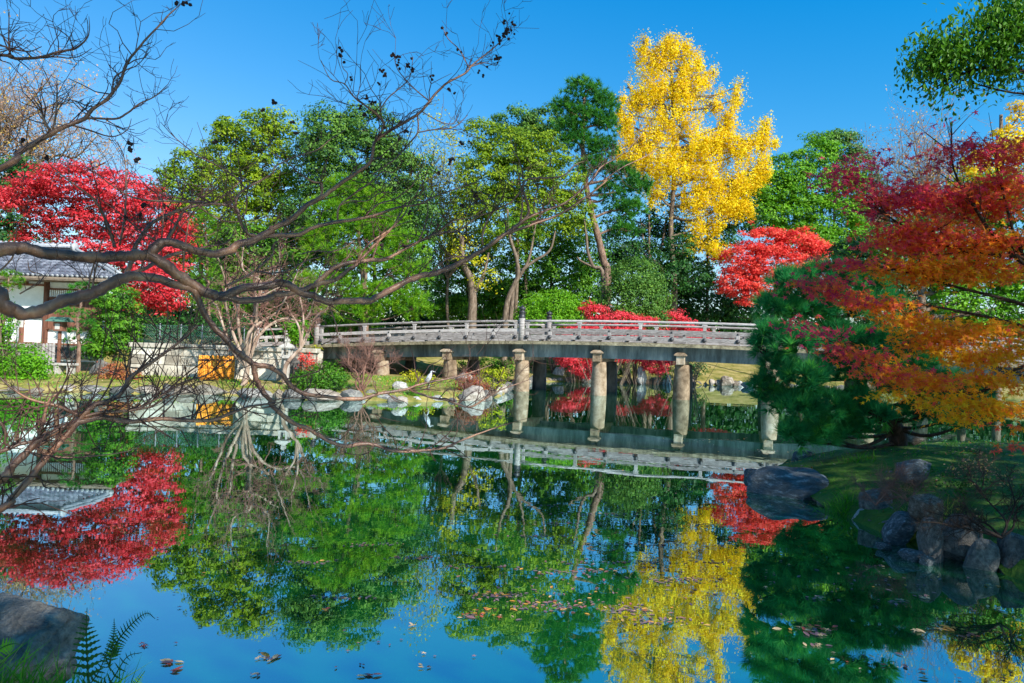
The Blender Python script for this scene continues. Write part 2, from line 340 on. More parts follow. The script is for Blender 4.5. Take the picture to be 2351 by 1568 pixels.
def leaves(Pn, N, S, tint, tmpl, rng, up=None):
    """one flat leaf per point: template scaled by S, its face turned to N"""
    n = len(Pn); N = unit(N); R = rng.normal(size=(n, 3)) if up is None else up + .35 * rng.normal(size=(n, 3))
    A = unit(np.cross(R, N)); B = np.cross(N, A); TV, TF = tmpl; k = len(TV)
    V = Pn[:, None] + S[:, None, None] * (A[:, None] * TV[None, :, :1] + B[:, None] * TV[None, :, 1:2] + N[:, None] * TV[None, :, 2:3])
    FL = [(np.arange(n)[:, None, None] * k + f[None]).reshape(-1, f.shape[1]) for f in TF]
    tt = np.concatenate([np.repeat(tint, len(f)) for f in TF])
    return V.reshape(-1, 3), FL, tt
def needles(Pn, D, L, Wd, tint, rng):
    """thin triangles from Pn along D"""
    D = unit(D); A = unit(np.cross(D, rng.normal(size=D.shape))) * Wd[:, None]
    V = np.stack([Pn - A, Pn + A, Pn + D * L[:, None]], 1).reshape(-1, 3)
    return V, [np.arange(len(Pn) * 3).reshape(-1, 3)], tint
def world_lobes(lobes, d, depth=.8):
    """(vx,vy,rx,ry[,dd[,tint]]) traced at distance d -> centre, radii, tint"""
    out = []
    for l in lobes:
        dd = l[4] if len(l) > 4 else 0; t = l[5] if len(l) > 5 else None; D = d + dd
        rx, rz = l[2] * D / F, l[3] * D / F
        out.append((at(l[0], l[1], D), np.array([rx, depth * .5 * (rx + rz), rz]), t))
    return out
def scatter(wl, rng, cs, nl, cover, back=.35, shell=(.55, 1.0), flat=.75, up=.45, tint=.5, tj=(.18, .15), jit=.8, puff=False, rj=.10):
    """clumps over each lobe's shell, leaves in each clump -> points, normals, tints, clump centres"""
    PP, NN, TT, CC = [], [], [], []
    for c, r, lt in wl:
        a, b, e = r; area = 4 * math.pi * (((a * b) ** 1.6 + (a * e) ** 1.6 + (b * e) ** 1.6) / 3) ** (1 / 1.6)
        n = max(4, int(cover * area / (math.pi * cs * cs)))
        D = unit(rng.normal(size=(n * 2, 3))); keep = (D[:, 1] < .3) | (rng.random(n * 2) < back); D = D[keep][:n]; n = len(D)
        q = shell[0] + (shell[1] - shell[0]) * rng.random(n) ** .6
        C = c + D * r * q[:, None] * (1 + rj * rng.normal(size=(n, 1)))
        s = cs * rng.uniform(.6, 1.4, n)
        if puff:                                                            # a rounded billow: leaves over the upper shell of the clump
            off = unit(rng.normal(size=(n, nl, 3)) + .35 * D[:, None]); off[..., 2] = np.where(rng.random((n, nl)) < .72, np.abs(off[..., 2]), off[..., 2] * .6)
            off = off * (.72 + .36 * rng.random((n, nl, 1))) * np.array([1, 1, flat])
        else: off = rng.normal(size=(n, nl, 3)) * .52 * np.array([1, 1, flat])
        Pn = C[:, None] + off * s[:, None, None]
        nn = unit(off) * (1.0 if puff else .7) + D[:, None] * (.3 if puff else .55) + np.array([0, 0, up * (.7 if puff else 1)]) + rng.normal(size=off.shape) * jit * (.45 if puff else .6)
        t0 = (tint if lt is None else lt) + rng.normal(size=n) * tj[0]
        PP.append(Pn.reshape(-1, 3)); NN.append(nn.reshape(-1, 3)); TT.append((t0[:, None] + rng.normal(size=(n, nl)) * tj[1]).ravel()); CC.append(C)
    return np.concatenate(PP), np.concatenate(NN), np.clip(np.concatenate(TT), 0, 1), CC
def limbs(mb, trunk, wl, CC, r0, rng, k=6, sub=5):
    """limbs from the trunk to each lobe, then thinner ones to some of its clumps"""
    for (c, r, _), cl in zip(wl, CC):
        below = trunk[trunk[:, 2] < c[2] - .15 * r[2]]
        if len(below) == 0: below = trunk[:1]
        j = below[np.argmin(np.linalg.norm(below - c, axis=1) + .3 * np.abs(below[:, 2] - (c[2] - r[2])))]
        mid = (j + c) / 2 + rng.normal(size=3) * .08 * np.linalg.norm(c - j) + np.array([0, 0, -.05 * np.linalg.norm(c - j)])
        P = smooth_path([j, mid, c], 4); rr = r0 * .42 * min(1.0, .5 + r.mean() / 3)
        mb.tube(P, np.linspace(rr, rr * .45, len(P)), k, False)
        for q in cl[rng.permutation(len(cl))[:sub]]:
            m2 = (c + q) / 2 + rng.normal(size=3) * .1 * np.linalg.norm(q - c)
            P = smooth_path([c, m2, q], 3); mb.tube(P, np.linspace(rr * .45, rr * .12, len(P)), 5, False)
def trunk_path(pts, d, rng, ground=True):
    P = np.array([at(x, y, d + (q[0] if q else 0)) for x, y, *q in pts])
    if ground:
        z = gz(P[0][0], P[0][1]) - .15; P = np.vstack([[P[0][0], P[0][1], min(z, P[0][2] - .1)], P])
    return smooth_path(P, 5)
DENSE = 1.7
def tree(name, label, cat, lobes, d, leafm, size=.2, cs=.7, nl=26, cover=2.0, trunk=None, r0=.22, bark='bark', group=None, seed=1, tmpl=T_DIA,
         tint=.5, back=.3, shell=(.55, 1.0), depth=.8, tj=(.25, .17), flat=.75, up=.45, sub=5, upd=None, wl=None, puff=True, rj=.10, gap=None):
    rng = RNG(seed); wl = wl if wl is not None else world_lobes(lobes, d, depth)
    if trunk is None:
        cx = np.mean([c[0] for c, _, _ in wl]); cy = np.mean([c[1] for c, _, _ in wl]); top = max(c[2] for c, _, _ in wl)
        g = gz(cx, cy) - .15
        TP = smooth_path([(cx, cy, g), (cx + .1, cy, g + (top - g) * .4), (cx - .1, cy, top)], 6)
    else: TP = trunk_path(trunk, d, rng)
    root = thing(name, label, cat, tuple(TP[0]), group)
    tb = MB(); tb.tube(TP, np.linspace(r0, r0 * .35, len(TP)), 9)
    Pn, N, T, CC = scatter(wl, rng, cs, int(nl * (2.1 if puff else 1.15)), cover * (1.0 if puff else DENSE), back, shell, flat, up, tint, tj, puff=puff, rj=rj)
    if gap is not None:
        kp = np.array([mnoise.noise(Vector((v[0] * gap, v[1] * gap, v[2] * gap * .55))) for v in Pn]) > -.34; Pn, N, T = Pn[kp], N[kp], T[kp]
    bb = MB(); limbs(bb, TP, wl, CC, r0, rng, sub=sub)
    tb.build('trunk', M[bark], root, True); bb.build('branches', M[bark], root, True)
    V, FL, tt = leaves(Pn, N, size * rng.uniform(.6, 1.3, len(Pn)), T, tmpl, rng, upd)
    obj('crown', make_mesh('crown', V, FL, tt), M[leafm], root)
    return root
def pine(name, label, pads, d, leafm, trunk, r0, bark, L=.24, wd=.011, tufts=1.0, nn=18, seed=1, group=None, cat='tree', depth=.9, tint=.5, spread=.75, stepd=.30):
    rng = RNG(seed); wl = world_lobes(pads, d, depth); TP = trunk_path(trunk, d, rng)
    root = thing(name, label, cat, tuple(TP[0]), group); VV, DD, TT, CC = [], [], [], []
    for c, r, lt in wl:
        n = max(6, int(tufts * 2.4 * (r[0] * r[2] * math.pi) / (stepd ** 2)))
        D = unit(rng.normal(size=(n, 3)) + np.array([0, -.25, .35])); q = rng.uniform(.45, 1.05, n)
        C = c + D * r * q[:, None]; CC.append(C); out = unit(D * .6 + np.array([0, 0, .75]) + .25 * rng.normal(size=(n, 3)))
        dv = unit(out[:, None] + spread * rng.normal(size=(n, nn, 3)))
        VV.append(np.repeat(C, nn, 0)); DD.append(dv.reshape(-1, 3)); t0 = (tint if lt is None else lt) + .22 * rng.normal(size=n)
        TT.append(np.repeat(t0, nn) + .12 * rng.normal(size=n * nn))
    Pn, D, T = np.concatenate(VV), np.concatenate(DD), np.clip(np.concatenate(TT), 0, 1)
    V, FL, tt = needles(Pn, D, L * rng.uniform(.6, 1.15, len(Pn)), np.full(len(Pn), wd), T, rng)
    tb = MB(); tb.tube(TP, np.linspace(r0, r0 * .35, len(TP)) * (1 + .06 * np.sin(np.arange(len(TP)) * 1.7)), 10); bb = MB(); limbs(bb, TP, wl, CC, r0 * .9, rng, sub=7)
    tb.build('trunk', M[bark], root, True); bb.build('branches', M[bark], root, True)
    obj('crown', make_mesh('crown', V, FL, tt), M[leafm], root)
    return root
def bare_tree(name, label, base, top_pts, d, r0, bark, leafm, nleaf, size, seed, levels=4, cat='tree', group=None, dens=1.0, tint=.5, ground=True, lv0=.42, leafname='crown', kk=3, upb=.25, twigm=None, fork=None):
    """leafless branching: a limb from the base to each top point, twigs forking off it"""
    rng = RNG(seed); B = at(base[0], base[1], d) if len(base) == 2 else np.array(base, float)
    if ground: B[2] = gz(B[0], B[1]) - .1
    root = thing(name, label, cat, tuple(B), group); mb = MB(); tw = MB(); tips = []
    def grow(p, dr, L, r, lv):
        n = 4; P = [p]; q = dr
        for _ in range(n):
            q = unit(q + rng.normal(size=3) * .20 + np.array([0, 0, upb * .35])); P.append(P[-1] + q * L / n)
        P = np.array(P); (mb if lv >= levels - 1 else tw).tube(P, np.linspace(r, r * .55, n + 1), 5 if lv >= levels - 1 else kk, False)
        tips.extend(P[2:])
        if lv > 0:
            for _ in range(max(2, int(rng.integers(3, 5) * dens))):
                j = rng.integers(1, n + 1); nd = unit(q + rng.normal(size=3) * .75 + np.array([0, 0, upb]))
                grow(P[j], nd, L * rng.uniform(.5, .8), r * .5, lv - 1)
    if fork is not None:
        Fk = at(fork[0], fork[1], d); mb.tube(smooth_path([B, (B + Fk) / 2 + rng.normal(size=3) * .10 * np.linalg.norm(Fk - B), Fk], 5), np.linspace(r0 * 1.25, r0 * .9, 11), 9, False); B = Fk; r0 = r0 * .72
    for tp in top_pts:
        E = at(tp[0], tp[1], d + (tp[2] if len(tp) > 2 else 0)); v = E - B; Ln = np.linalg.norm(v)
        mid = B + v * .5 + np.array([0, 0, .10 * Ln]) + rng.normal(size=3) * .05 * Ln
        P = smooth_path([B, B + (mid - B) * .5 + rng.normal(size=3) * .06 * Ln, mid + rng.normal(size=3) * .04 * Ln, mid * .45 + E * .55 + rng.normal(size=3) * .06 * Ln, E], 4); R = np.linspace(r0, r0 * .22, len(P)); mb.tube(P, R, 7, False)
        for j in range(int(len(P) * .35), len(P)):
            for _ in range(2):
                grow(P[j], unit(unit(v) * .5 + rng.normal(size=3) * .6 + np.array([0, 0, upb])), Ln * lv0 * rng.uniform(.35, .65), R[j] * .55, levels - 2)
    mb.build('trunk', M[bark], root, True); tw.build('twigs', M[twigm or bark], root, True)
    if nleaf:
        tips = np.array(tips); P = tips[rng.integers(0, len(tips), nleaf)] + rng.normal(size=(nleaf, 3)) * size
        V, FL, tt = leaves(P, rng.normal(size=(nleaf, 3)) + np.array([0, 0, .4]), size * rng.uniform(.6, 1.3, nleaf), np.clip(tint + .3 * rng.normal(size=nleaf), 0, 1), T_DIA, rng)
        obj(leafname, make_mesh(leafname, V, FL, tt), M[leafm], root)
    return root
def shrub(name, label, lobes, d, leafm, size=.12, cs=.3, nl=22, cover=2.4, seed=1, cat='shrub', group=None, tmpl=T_DIA, tint=.5, tj=(.14, .15), depth=.9, shell=(.7, 1.0), up=.45, r0=.05, flat=.8, back=.4):
    rng = RNG(seed); wl = world_lobes(lobes, d, depth); c0 = np.mean([c for c, _, _ in wl], 0); g = gz(c0[0], c0[1])
    root = thing(name, label, cat, (c0[0], c0[1], g), group); Pn, N, T, CC = scatter(wl, rng, cs, nl, cover, back, shell, flat, up, tint, tj)
    sb = MB()
    for (c, r, _), cl in zip(wl, CC):
        for q in cl[rng.permutation(len(cl))[:6]]:
            b = np.array([c0[0] + .3 * (c[0] - c0[0]), c0[1], min(g, q[2]) - .05]); P = smooth_path([b, (b + q) / 2 + rng.normal(size=3) * .06, q], 3); sb.tube(P, np.linspace(r0, r0 * .25, len(P)), 5, False)
    sb.build('stems', M['bark'], root, True)
    Pn[:, 2] = np.maximum(Pn[:, 2], g + .02)
    V, FL, tt = leaves(Pn, N, size * rng.uniform(.6, 1.3, len(Pn)), T, tmpl, rng)
    obj('foliage', make_mesh('foliage', V, FL, tt), M[leafm], root)
    return root

# ------------------------------------------------------------------ the bridge
BU = np.array([.955, -.297, 0]); BW = np.array([.297, .955, 0]); BZ = np.array([0, 0, 1.0]); B0 = np.array([.46, 34.0, 0])
def arch(t): return 2.6 - .0019 * (t - 6.5) ** 2
def bp(t, wv, z): return B0 + BU * t + BW * wv + BZ * z
BR = np.stack([BU, BW, BZ], 1)
def slope_R(t):
    dz = -.0038 * (t - 6.5); u = unit(BU + BZ * dz); n = unit(np.cross(u, BW)); return np.stack([u, BW, n], 1)
def sweep(mb, t0, t1, w0, w1, zo0, zo1, step=.9):
    ts = np.linspace(t0, t1, max(2, int((t1 - t0) / step) + 1)); V = []
    for t in ts:
        for (a, b) in ((w0, zo0), (w1, zo0), (w1, zo1), (w0, zo1)): V.append(bp(t, a, arch(t) + b))
    Q = []
    for i in range(len(ts) - 1):
        for j in range(4): Q.append([i * 4 + j, i * 4 + (j + 1) % 4, i * 4 + 4 + (j + 1) % 4, i * 4 + 4 + j])
    n = len(ts) * 4; Q += [[3, 2, 1, 0], [n - 4, n - 3, n - 2, n - 1]]
    mb.add(np.array(V), [np.array(Q)])
bridge = thing('bridge', 'grey timber railed bridge on round granite piers arching across the pond', 'bridge', tuple(bp(0, 1.5, 0)))
T0, T1, WB = -11.7, 24.4, 4.1
b = MB(); sweep(b, T0 - .5, T1, -.30, WB + .30, -.14, -.004); b.build('deck', M['deck'], bridge)
b = MB(); sweep(b, T0 - .5, T1, -.34, -.302, -.17, -.05); b.build('deck_edge_board', M['deck'], bridge)
piers_t = [-7.8, -3.9, 0, 3.9, 7.8, 11.7, 15.6]
edges = [T0 - .4] + piers_t + [T1]
for a, c in zip(edges[:-1], edges[1:]):
    for wv in (.22, WB - .45):
        b = MB(); sweep(b, a + .015, c - .015, wv, wv + .26, -.80, -.142); b.build('girder', M['girder'], bridge)
post_prof = lambda h: [(.135, -.02), (.135, h), (.125, h + .01)]
def cap_mesh():
    p = [(.155, 0), (.155, .06), (.145, .065), (.145, .25), (.155, .255), (.155, .30), (.13, .32), (.095, .335), (.09, .37), (.15, .395), (.165, .44), (.15, .49), (.10, .52), (.04, .545), (.015, .60), (.001, .61)]
    b = MB(); b.lathe((0, 0, 0), p, 14); return b.mesh('post_cap', True)
CAPM = cap_mesh(); CAPM.materials.append(M['blackmetal'])
b = MB(); b.lathe((0, 0, 0), [(.075, -.03), (.10, -.02), (.10, .0), (.085, .03), (.05, .055), (.001, .065)], 12); BOSSM = b.mesh('boss', True); BOSSM.materials.append(M['blackmetal'])
b = MB(); b.bbox((0, 0, 0), (.15, .13, 1), .012); STM = b.mesh('baluster'); STM.materials.append(M['wood'])
for side, wv in ((0, 0.0), (1, WB)):
    sh = .0 if side == 0 else .35
    posts = [T0 + sh, sh, 11.7 + sh, 23.4 + sh * .3]
    for t in posts:
        z = arch(t); b = MB(); b.lathe(bp(t, wv, z), [(.16, -.14), (.16, 1.12), (.15, 1.14)], 14)
        p = b.build('post', M['wood'], bridge, True); c = obj('cap', CAPM, None, p); c.location = bp(t, wv, z + 1.13); c.scale = (1.05, 1.05, 1.1)
    for a, c in zip(posts[:-1], posts[1:]):
        ts = np.linspace(a + .12, c - .12, 14)
        b = MB(); b.tube([bp(t, wv, arch(t) + .985) for t in ts], .058, 10); b.build('top_rail', M['wood'], bridge, True)
        b = MB(); sweep(b, a + .12, c - .12, wv - .05, wv + .05, .46, .62); b.build('middle_rail', M['wood'], bridge)
        b = MB(); sweep(b, a + .12, c - .12, wv - .10, wv + .10, .08, .30); b.build('bottom_beam', M['wood'], bridge)
        st = np.concatenate([[a + .30], np.linspace(a, c, 9)[1:-1], [c - .30]])
        for k, t in enumerate(st):
            z = arch(t); tall = k % 2 == 0
            h0, h1 = .302, (.928 if tall else .458)
            if tall:
                for (q0, q1, nm) in ((.302, .458, 'baluster'), (.622, .86, 'baluster')):
                    o = obj(nm, STM, None, bridge); o.matrix_basis = Matrix.LocRotScale(Vector(bp(t, wv, z + (q0 + q1) / 2)), Matrix(BR.tolist()).to_quaternion(), Vector((1, 1, q1 - q0)))
                b = MB(); b.bbox(bp(t, wv, z + .892), (.24, .12, .062), .01, BR); b.build('rail_bracket', M['wood'], bridge)
            else:
                o = obj('baluster', STM, None, bridge); o.matrix_basis = Matrix.LocRotScale(Vector(bp(t, wv, z + (h0 + h1) / 2)), Matrix(BR.tolist()).to_quaternion(), Vector((1.15, 1, h1 - h0)))
                o = obj('nail_cap', BOSSM, None, bridge); o.matrix_basis = Matrix.Translation(Vector(bp(t, wv - .065, z + .52))) @ Matrix(np.stack([BU, BZ, -BW], 1).tolist()).to_4x4() @ Matrix.Scale(.45, 4)
            o = obj('boss', BOSSM, None, bridge); o.matrix_basis = Matrix.Translation(Vector(bp(t, wv - .12, z + .19))) @ Matrix(np.stack([BU, BZ, -BW], 1).tolist()).to_4x4()
            b = MB(); b.bbox(bp(t + .35, wv, z + .038), (.55, .2, .074), .01, BR); b.build('spacer_block', M['wood'], bridge)
for i, t in enumerate(piers_t):
    z = arch(t) - .97
    for wv, kk in ((.32, 22), (WB - .32, 8)):
        b = MB(); c = bp(t, wv, 0); zb = min(gz(c[0], c[1]), 0) - .4
        hs_ = np.linspace(0, 1, 9); prof = [(.345 + .045 * math.sin(math.pi * min(1, h * 1.05 + .05)) - (.02 if h > .95 else 0), zb + (z - zb) * h) for h in hs_]
        b.lathe(c, prof, kk); b.build('pier', M['granite' if wv < 1 else 'shadestone'], bridge, True)
    b = MB(); b.bbox(bp(t - .06, WB / 2 - .02, z + .205), (.40, WB + .34, .405), .02, BR); cb = b.build('crossbeam', M['granite'], bridge)
    b = MB(); w0 = -.22; hw = .29
    V = [bp(t - .06 + a, ww, z + zz) for zz, hh, in ((.412, hw), (.47, hw)) for a, ww in ((-hh, w0 - .06), (hh, w0 - .06), (hh, w0 + .40), (-hh, w0 + .40))] + [bp(t - .06 - .12, w0 + .12, z + .60), bp(t - .06 + .12, w0 + .12, z + .60)]
    b.add(np.array(V), [np.array([[3, 2, 1, 0], [0, 1, 5, 4], [1, 2, 6, 5], [2, 3, 7, 6], [3, 0, 4, 7], [4, 5, 9, 8], [6, 7, 8, 9]]), np.array([[5, 6, 9], [7, 4, 8]])])
    b.build('cap_stone', M['granite'], cb)

# approach railing on the left landing, running to the left of the bridge's end post
ap = thing('approach_railing', 'grey wooden landing railing between a black capped post and the left end of the bridge', 'railing', tuple(at(640, 800, 37.6)))
pl = at(588, 797, 37.4); pr = at(716, 793, 37.6)
for f in (0, .54):
    q = pl + (pr - pl) * f; b = MB(); b.lathe(q, [(.16, -.6), (.16, 1.05), (.15, 1.07)], 12); p = b.build('post', M['wood'], ap, True); c = obj('cap', CAPM, None, p); c.location = q + np.array([0, 0, 1.06])
dv = unit(pr - pl); RR = np.stack([dv, np.cross([0, 0, 1.0], dv), [0, 0, 1.0]], 1); Lr = np.linalg.norm(pr - pl)
for zz, hh in ((.96, .11), (.52, .16), (.14, .22)):
    b = MB(); b.bbox((pl + pr) / 2 + np.array([0, 0, zz]), (Lr - .3, .11, hh), .012, RR); b.build('rail', M['wood'], ap)
for f in (.18, .36, .72, .88):
    b = MB(); b.bbox(pl + (pr - pl) * f + np.array([0, 0, .35]), (.14, .09, .2), .01, RR); b.build('baluster', M['wood'], ap)

# ------------------------------------------------------------------ retaining wall with its stones
wx0, wx1 = at(298, 865, 28.2)[0], at(722, 865, 28.2)[0]; wz0, wz1 = .30, 1.80
wall = thing('retaining_wall', 'low lichened wall of squared stone blocks behind the orange bamboo screen', 'wall', ((wx0 + wx1) / 2, 28.3, wz0))
b = MB(); b.box(((wx0 + wx1) / 2, 28.46, .72), (wx1 - wx0 - .04, .30, 1.74)); b.build('core', M['mortar'], wall)
rr = RNG(5); zc = [-.1, .42, .92, 1.30, 1.62]
for i in range(4):
    x = wx0
    while x < wx1 - .25:
        L = rr.uniform(.55, 1.05)
        if x + L > wx1 - .3: L = wx1 - x
        b = MB(); b.bbox((x + L / 2, 28.27 + rr.uniform(-.012, .012), (zc[i] + zc[i + 1]) / 2), (L - .018, .16, zc[i + 1] - zc[i] - .016), .016); b.build('stone', M['wall'], wall); x += L
x = wx0 - .08
while x < wx1:
    L = min(rr.uniform(1.2, 1.9), wx1 + .08 - x)
    if wx1 + .08 - x - L < .4: L = wx1 + .08 - x
    b = MB(); b.bbox((x + L / 2, 28.42, 1.715), (L - .014, .62, .19), .025); b.build('coping_stone', M['wall'], wall); x += L
a0 = np.array([wx1, 28.6, 0]); a1 = np.array([-10.9, 37.6, 0]); dv = unit(a1 - a0); RR = np.stack([dv, np.cross([0, 0, 1.0], dv), [0, 0, 1.0]], 1)
Ls = np.linalg.norm(a1 - a0)
b = MB(); b.box((a0 + a1) / 2 + np.array([0, 0, .7]), (Ls, .4, 2.0), RR); b.build('return_wall', M['wall'], wall)

# ------------------------------------------------------------------ tea house
YF = 30.2
def hx(v): return at(v, 700, YF)[0]
def hz(vx, vy): return at(vx, vy, YF)[2]
house = thing('tea_house', 'white plastered tea house with brown timbers and grey tiled hip roof', 'house', (hx(110), YF, .5))
def panel(name, m, v0, v1, y0, y1, yo, th, parent=house, ref=110):
    x0, x1 = hx(v0), hx(v1); z1, z0 = hz(ref, y0), hz(ref, y1)
    b = MB(); b.bbox(((x0 + x1) / 2, YF + yo, (z0 + z1) / 2), (x1 - x0, th, z1 - z0), .006); return b.build(name, m, parent)
panel('wall', M['plaster'], -90, 231, 627, 828, .25, .30)
for (v0, v1, y0, y1) in ((100.5, 109.5, 620, 812), (190, 195.5, 622, 664), (226, 233, 622, 820), (48, 54.5, 730, 800), (54.5, 60, 624, 655), (-40, -33, 624, 812)):
    panel('timber_post', M['timber'], v0, v1, y0, y1, .03, .16)
for (v0, v1, y0, y1) in ((109.5, 226, 661, 664.5), (109.5, 226, 681, 685), (109.5, 226, 753, 756.5), (-33, 100.5, 653, 657), (-33, 100.5, 727, 731), (-33, 226, 787, 791)):
    panel('timber_beam', M['timber'], v0, v1, y0, y1, .045, .13)
v = 111.0
while v < 225.5:
    panel('lattice_bar', M['plaster'] if int(v) % 2 else M['plaster'], v, v + 2.2, 664.7, 680.8, .07, .05); v += 4.6
panel('lattice_back', M['timber'], 110, 226, 664.6, 680.9, .098, .02)
v = 110.0
while v < 225:
    panel('siding_board', M['timber'], v, v + 6.2, 685.2, 752.8, .078, .03); v += 6.4
v = -32.5
while v < 98:
    panel('siding_board', M['timber'], v, v + 7.0, 657.2, 726.8, .08, .03) if not (v > -10) else None; v += 7.2
for v in range(110, 225, 20): panel('base_stone', M['stone'], v, v + 19.4, 791.5, 822, .06, .12)
for v in range(-33, 98, 22): panel('base_stone', M['stone'], v, v + 21.4, 791.5, 822, .06, .12)
eL, eR = at(-95, 613.5, 29.1), at(277, 639, 29.1); rL, rR = at(-95, 566, 31.7), at(172, 582, 31.7)
eL[2] = eR[2]; rL[2] = rR[2]
e = unit(eR - eL); sl = unit((rL - eL) - e * np.dot(rL - eL, e)); nn_ = np.cross(e, sl)
W_ = np.dot(eR - eL, e); Hs = np.dot(rR - eL, sl)
ncol = 33; nrow = 8; pw = W_ / ncol; pl_ = Hs / nrow
th = np.linspace(0, 1, 7); prof = np.array([(q * pw, .055 * math.sin(math.pi * min(1, q / .55)) if q < .55 else -.03 * math.sin(math.pi * (q - .55) / .45)) for q in th])
V = np.array([(px, y, pz + (.018 if y < .01 else 0) + dz) for dz in (0, -.02) for y in (0, pl_ * 1.08) for px, pz in prof]); k = len(prof)
Q = [[i, i + 1, k + i + 1, k + i] for i in range(k - 1)] + [[2 * k + i + 1, 2 * k + i, i, i + 1] for i in range(k - 1)]
tb = MB(); tb.add(V, [np.array(Q)]); TILEM = tb.mesh('roof_tile', True); TILEM.materials.append(M['tile'])
b = MB(); cor = [eL - nn_ * .05, eR - nn_ * .05, rR - nn_ * .05, rL - nn_ * .05]; back = at(300, 636, 34.6); back[2] = eR[2]
b.add(np.array(cor), [np.array([[0, 1, 2, 3]])]); roof = b.build('roof', M['tile'], house)
TR_ = np.stack([e, sl, nn_], 1); rq = Matrix(TR_.tolist()).to_quaternion()
for r in range(nrow):
    for c in range(ncol):
        lim = W_ - (W_ - np.dot(rR - eL, e)) * (r + .5) / nrow
        if (c + .7) * pw > lim: continue
        o = obj('roof_tile', TILEM, None, roof); o.location = eL + e * (c * pw) + sl * (r * pl_) + nn_ * .03; o.rotation_mode = 'QUATERNION'; o.rotation_quaternion = rq
b = MB(); b.lathe((0, 0, 0), [(.05, 0), (.062, .005), (.062, .035), (.04, .045), (.001, .046)], 10); EDM = b.mesh('eave_end_tile', True); EDM.materials.append(M['tilelight'])
for c in range(ncol):
    o = obj('eave_end_tile', EDM, None, roof); o.matrix_basis = Matrix.Translation(Vector(eL + e * ((c + .27) * pw) + nn_ * .045 - sl * .01)) @ Matrix(np.stack([e, nn_, -sl], 1).tolist()).to_4x4()
b = MB(); b.add(np.array([eR, back, rR, eR - BZ * .06, back - BZ * .06]), [np.array([[0, 1, 2]]), np.array([[0, 3, 4, 1]])]); b.build('hip_slope', M['tile'], roof)
b = MB(); P = [eR + BZ * .06, eR * .7 + rR * .3 + BZ * .13, eR * .3 + rR * .7 + BZ * .12, rR + BZ * .10]; b.tube(smooth_path(P, 4), .10, 8); b.tube(smooth_path([p + BZ * .13 for p in P], 4), .07, 8); b.build('hip_ridge', M['tilelight'], roof, True)
b = MB(); b.bbox((rL + rR) / 2 + BZ * .14, (np.linalg.norm(rR - rL), .22, .30), .03); b.tube([rL + BZ * .33, rR + BZ * .33], .10, 10)
for q in np.arange(0, 1, .045): b.lathe(rL + (rR - rL) * q + BZ * .30, [(.06, 0), (.06, .16), (.03, .18)], 7)
b.build('ridge', M['tile'], roof, True)
b = MB(); b.lathe(rR + BZ * .28, [(.20, -.1), (.23, 0), (.20, .06), (.10, .09), (.001, .10)], 14, R=np.stack([[0, 1, 0], [0, 0, 1], [1, 0, 0]], 1)); b.build('ridge_end_tile', M['tilelight'], roof, True)
b = MB(); b.bbox((eL + eR) / 2 + np.array([0, .55, -.16]), (W_, 1.15, .05), .01); b.build('eave', M['soffit'], roof)
b = MB()
b.box(((eL + eR) / 2 + np.array([0, -.02, -.085])), (W_, .05, .09)); b.build('fascia', M['soffit'], roof)

# ------------------------------------------------------------------ small things on the left bank
def wpt(vx, d): x = at(vx, 820, d)[0]; return np.array([x, d, gz(x, d)])
fe = thing('picket_fence', 'grey wooden picket fence in front of the white tea house', 'fence', tuple(wpt(70, 27.9)))
for v in np.arange(6, 127, 7.75):
    q = wpt(v, 27.9); zt = at(v, 787.5, 27.9)[2] + .02 * math.sin(v); zb = gz(q[0], q[1]) + .02
    b = MB(); hw = .052; V = [(q[0] + sx * hw * k_, 27.9 + sy * .012, z) for z, k_ in ((zb, 1), (zt - .05, 1), (zt, .55)) for sx, sy in ((-1, -1), (1, -1), (1, 1), (-1, 1))]
    Q = [[i * 4 + j, i * 4 + (j + 1) % 4, i * 4 + 4 + (j + 1) % 4, i * 4 + 4 + j] for i in range(2) for j in range(4)] + [[3, 2, 1, 0], [8, 9, 10, 11]]
    b.add(np.array(V), [np.array(Q)]); b.build('picket', M['wood'], fe)
for zz in (.25, .75):
    b = MB(); q0, q1 = wpt(3, 27.96), wpt(126, 27.96); b.bbox(((q0[0] + q1[0]) / 2, 27.955, q0[2] + zz), (q1[0] - q0[0], .05, .09), .006); b.build('rail', M['wood'], fe)
be = thing('stone_bench', 'pale stone slab bench beside the picket fence', 'bench', tuple(wpt(140, 27.0)))
x0, x1 = at(104, 836, 27)[0], at(174, 836, 27)[0]; zt = at(140, 833.5, 27)[2]; g = gz((x0 + x1) / 2, 27)
b = MB(); b.bbox(((x0 + x1) / 2, 27, zt - .045), (x1 - x0, .42, .09), .012); b.build('seat', M['white_stone'], be)
for f in (.12, .46, .85):
    b = MB(); b.bbox((x0 + (x1 - x0) * f, 27, (zt - .09 + g) / 2 - .02), (.16, .34, zt - .09 - g + .06), .012); b.build('leg', M['white_stone'], be)
sg = thing('notice_board', 'small grey notice board with vertical lines of dark writing on a post', 'sign', tuple(wpt(40, 27.4)))
c = at(43.5, 741.5, 27.3); b = MB(); b.bbox(c, (.35, .03, .34), .005); bd = b.build('board', M['signboard'], sg)
b = MB(); q = at(39.8, 752, 27.34); b.tube([(q[0], 27.34, gz(q[0], 27.3) - .1), (q[0], 27.34, c[2] + .1)], .030, 8); b.build('post', M['post'], sg, True)
b = MB(); rr = RNG(3)
for col, nch, top in ((.085, 8, .13), (.02, 9, .13), (-.06, 5, .09)):
    for i in range(nch):
        z = c[2] + top - i * .027
        for _ in range(3): b.box((c[0] + col + rr.uniform(-.008, .008), c[1] - .0175, z + rr.uniform(-.008, .008)), (rr.uniform(.008, .02), .002, rr.uniform(.003, .007)) if rr.random() < .6 else (.004, .002, .018))
b.build('lettering', M['ink'], bd)
